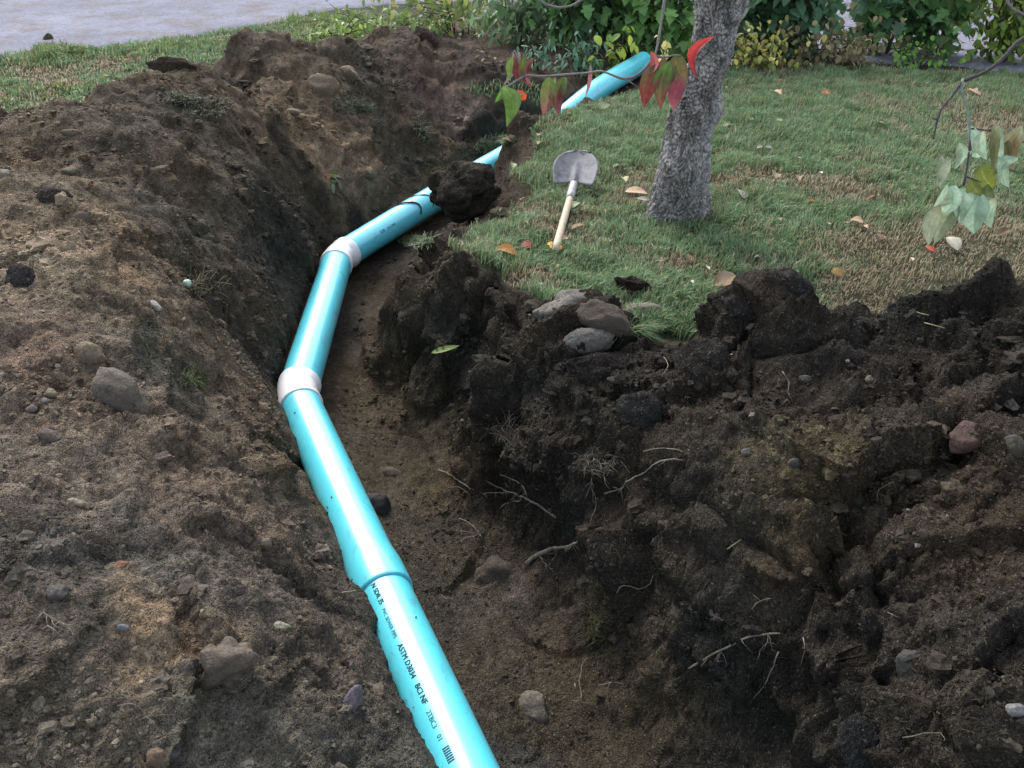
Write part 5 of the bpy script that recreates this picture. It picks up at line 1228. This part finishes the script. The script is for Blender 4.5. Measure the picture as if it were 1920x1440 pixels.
def shrub(name, label, cat, X, Y, rx, ry, z0, z1, kind, cols, n_, size, nstem=6, group=None, sparse=0.0, zb_=None):
    z_g = ground_z(X, Y) if zb_ is None else zb_
    root_ = tag(empty(name, (X, Y, z_g)), label, cat, group)
    mb = MB(); tips = []
    for k in range(nstem):
        a = random.uniform(0, 6.28); r = random.uniform(.25, .95); tx, ty, tz = X + rx * r * math.cos(a), Y + ry * r * math.sin(a), random.uniform(z0 + (z1 - z0) * .45, z1)
        p0 = Vector((X + rx * .15 * math.cos(a), Y + ry * .15 * math.sin(a), z_g - .02)); p2 = Vector((tx, ty, tz)); p1 = p0.lerp(p2, .5) + Vector((random.gauss(0, .03), random.gauss(0, .03), .10 * (z1 - z0)))
        pts = spline([p0, p1, p2], .06); m__ = len(pts); V, F = tube(pts, [.011 * (1 - .75 * i / m__) * max(.5, min(1, z1)) for i in range(m__)], 5); mb.add(V, F)
        tips += pts[m__ // 3:]
        for q in range(3):
            s_ = random.choice(pts[m__ // 3:]); e = s_ + Vector((random.gauss(0, .5) * rx, random.gauss(0, .5) * ry, random.uniform(-.05, .18)))
            V, F = tube([s_, s_.lerp(e, .5) + Vector((0, 0, .03)), e], [.004, .003, .0015], 4); mb.add(V, F); tips += [s_.lerp(e, .5), e, e]
    part('stem', mb.mesh('stem'), M_STEM, root_)
    FV, FF2, FC = [], [], []
    base_v, base_f = flat_leaf({'maple': MAPLE, 'oval': OVAL, 'slim': SLIM}[kind], 1.0)
    for k in range(int(n_ * (1 - sparse) * (4.0 if z1 > .5 else .8))):
        p = random.choice(tips) + Vector((random.gauss(0, .3) * rx, abs(random.gauss(.1, .3)) * ry, random.gauss(0, .09))); p.z = max(p.z, z_g + random.uniform(.02, .2)) if random.random() < .7 else z_g + random.uniform(.03, .45) * z1; s_ = size * random.uniform(.6, 1.2)
        M_ = Matrix.Translation(p) @ Matrix.Rotation(math.pi + random.gauss(0, 1.1), 4, 'Z') @ Matrix.Rotation(random.gauss(-.6, .4), 4, 'X') @ Matrix.Rotation(random.gauss(0, .4), 4, 'Y') @ Matrix.Scale(s_, 4)
        o_ = len(FV); FV += [M_ @ v for v in base_v]; FF2 += [tuple(i + o_ for i in f) for f in base_f]; FC += [np.array(random.choice(cols)) * random.uniform(.95, 1.7)] * len(base_v)
    me = py_mesh('foliage', FV, FF2, False); set_col(me, np.array(FC)); part('foliage', me, M_LEAF, root_)['kind'] = 'stuff'
    for k in range(n_):
        p = random.choice(tips) + Vector((random.gauss(0, .14) * rx, random.gauss(0, .14) * ry, random.gauss(0, .05)))
        if p.z < z_g + .03: p.z = z_g + random.uniform(.03, .12)
        if p.z > z1: p.z = random.uniform(z0, z1)
        o = bpy.data.objects.new('leaf', leaf_mesh(kind, random.choice(cols))); COL.objects.link(o)
        s_ = size * random.uniform(.6, 1.25); az = math.atan2(p.y - Y, p.x - X) + random.gauss(0, .9) - math.pi / 2
        if random.random() < .55: az = math.pi + random.gauss(0, .9)       # leaves turn to the open side
        M_ = Matrix.Translation(p) @ Matrix.Rotation(az, 4, 'Z') @ Matrix.Rotation(random.gauss(-.55, .4), 4, 'X') @ Matrix.Rotation(random.gauss(0, .35), 4, 'Y') @ Matrix.Diagonal((s_, s_, s_, 1))
        o.parent = root_; o.matrix_parent_inverse = Matrix.Translation(-root_.location); o.matrix_basis = M_
    return root_
def gx(px, row, Y): return at_y(px, row, Y).x
LG1, LG2, LG3 = (.09, .18, .06), (.07, .145, .05), (.12, .22, .065)
BG1, BG2 = (.075, .15, .08), (.09, .17, .095)
shrub('shrub', 'dark green lobed-leaf shrub left of the trunk behind the pipe end', 'shrub', gx(1085, 40, 7.85), 7.85, 0.41, 0.32, .15, 1.0, 'maple', [LG2, LG1, (.045, .09, .035)], 150, 0.115, 8)
shrub('shrub', 'bright green maple-leaved shrub close to the left of the trunk', 'shrub', gx(1235, 40, 7.67), 7.67, 0.30, 0.27, .18, 1.0, 'maple', [LG1, LG3, (.09, .19, .05)], 150, 0.120, 7)
shrub('shrub', 'light green leafy shrub above the yellow seedling', 'shrub', gx(1150, 20, 8.20), 8.20, 0.32, 0.27, .2, 1.0, 'maple', [LG3, LG1], 110, 0.110, 6)
shrub('shrub', 'blue-green broad-leaved shrub right of the trunk', 'shrub', gx(1470, 50, 7.72), 7.72, 0.51, 0.32, .16, 1.0, 'oval', [BG1, BG2, (.05, .11, .06)], 260, 0.129, 10)
shrub('shrub', 'green shrub with gaps to the pavement at the upper right', 'shrub', gx(1660, 40, 7.85), 7.85, 0.46, 0.32, .2, 1.0, 'maple', [BG2, LG1, (.055, .12, .05)], 150, 0.129, 9, sparse=.5)
shrub('shrub', 'dark green shrub behind the drooping twig fork', 'shrub', gx(1770, 40, 7.76), 7.76, 0.39, 0.27, .12, 1.0, 'maple', [LG2, (.05, .1, .03), LG1], 120, 0.120, 8, sparse=.5)
shrub('shrub', 'yellow-green backlit shrub in the upper right corner', 'shrub', gx(1880, 70, 7.50), 7.50, 0.41, 0.32, .06, .95, 'oval', [(.11, .17, .03), (.15, .21, .04), (.05, .075, .02)], 240, 0.078, 12)
shrub('low_shrub', 'low shrub with small yellow leaves right of the trunk', 'shrub', gx(1425, 105, 7.23), 7.23, 0.31, 0.18, .02, .30, 'oval', [(.30, .29, .07), (.24, .25, .07), (.18, .2, .06), (.14, .12, .05)], 190, 0.055, 9)
shrub('low_shrub', 'brown leafy undergrowth between the yellow shrub and the pavement gap', 'shrub', gx(1560, 110, 7.36), 7.36, 0.41, 0.18, .02, .25, 'oval', [(.1, .085, .04), (.12, .11, .05), (.2, .17, .09)], 170, 0.060, 8)
shrub('leafy_plant', 'low bright weed at the lawn end under the pavement gap', 'plant', gx(1720, 125, 7.32), 7.32, 0.23, 0.14, .02, .16, 'oval', [(.12, .24, .04), (.1, .2, .04)], 80, 0.046, 6)
shrub('leafy_plant', 'blue-green feathery plant left of the yellow seedling', 'plant', gx(1082, 92, 7.14), 7.14, 0.20, 0.14, .04, .24, 'slim', [(.08, .16, .10), (.07, .14, .08)], 90, 0.069, 8)
shrub('leafy_plant', 'smaller blue-green plant above the drooping left leaves', 'plant', gx(1005, 82, 7.23), 7.23, 0.17, 0.11, .04, .20, 'slim', [(.08, .16, .10), (.07, .14, .08)], 60, 0.069, 6)
shrub('seedling', 'yellow-leaved seedling behind the middle of the far pipe', 'plant', gx(1140, 80, 7.19), 7.19, 0.18, 0.11, .08, .30, 'oval', [(.32, .36, .05), (.26, .33, .05), (.16, .26, .05)], 26, 0.092, 5)
shrub('seedling', 'pale yellow seedling just left of the trunk', 'plant', gx(1250, 82, 7.01), 7.01, 0.06, 0.05, .1, .34, 'oval', [(.5, .47, .2), (.46, .42, .16)], 16, 0.069, 3)
shrub('shrub', 'yellowish bush at the top edge left of the arching twig', 'shrub', gx(860, 15, 8.82), 8.82, 0.74, 0.36, .03, .42, 'oval', [(.15, .19, .05), (.10, .15, .04), (.2, .2, .06)], 260, 0.078, 12)
shrub('shrub', 'grey-green bush at the top edge under the arching twig', 'shrub', gx(985, 25, 8.29), 8.29, 0.41, 0.27, .05, .7, 'slim', [(.085, .14, .07), (.12, .19, .09), (.07, .11, .05)], 190, 0.110, 9)
shrub('weed', 'tall yellow-green weed at the top left beside the driveway', 'plant', gx(625, 25, 8.38), 8.38, 0.32, 0.23, .03, .20, 'oval', [(.2, .27, .06), (.16, .23, .05)], 130, 0.064, 8)
shrub('weed', 'lower green weeds right of the tall yellow-green weed', 'plant', gx(730, 25, 8.47), 8.47, 0.37, 0.23, .02, .14, 'oval', [(.14, .2, .06), (.11, .16, .05)], 110, 0.064, 8)
# litter of dead leaves in the bed
sel = np.where((freg == 4) & inview)[0]; pick = RNG.choice(sel, 900)
mb = MB()
for q in quads[pick]:
    p = Vector(T[q[0]].tolist()) + Vector((random.uniform(-.02, .02), random.uniform(-.02, .02), .012)); a = random.uniform(0, 6.28); L_ = random.uniform(.02, .055)
    ax = Vector((math.cos(a), math.sin(a), random.gauss(0, .3))) * L_; sd = Vector((-math.sin(a), math.cos(a), random.gauss(0, .5))) * L_ * .32
    c_ = tuple(np.array(random.choice([(.17, .12, .08), (.11, .08, .055), (.25, .2, .14), (.07, .05, .04)])) * random.uniform(.7, 1.2))
    mb.add([p - ax * .5, p + sd + Vector((0, 0, .006)), p + ax * .5, p - sd + Vector((0, 0, .006))], [(0, 1, 2), (0, 2, 3)], c_)
o = ob('leaf_litter', mb.mesh('leaf_litter', False), M_DRYLEAF); tag(o, 'brown leaf litter covering the planting bed', 'leaf litter', kind='stuff')
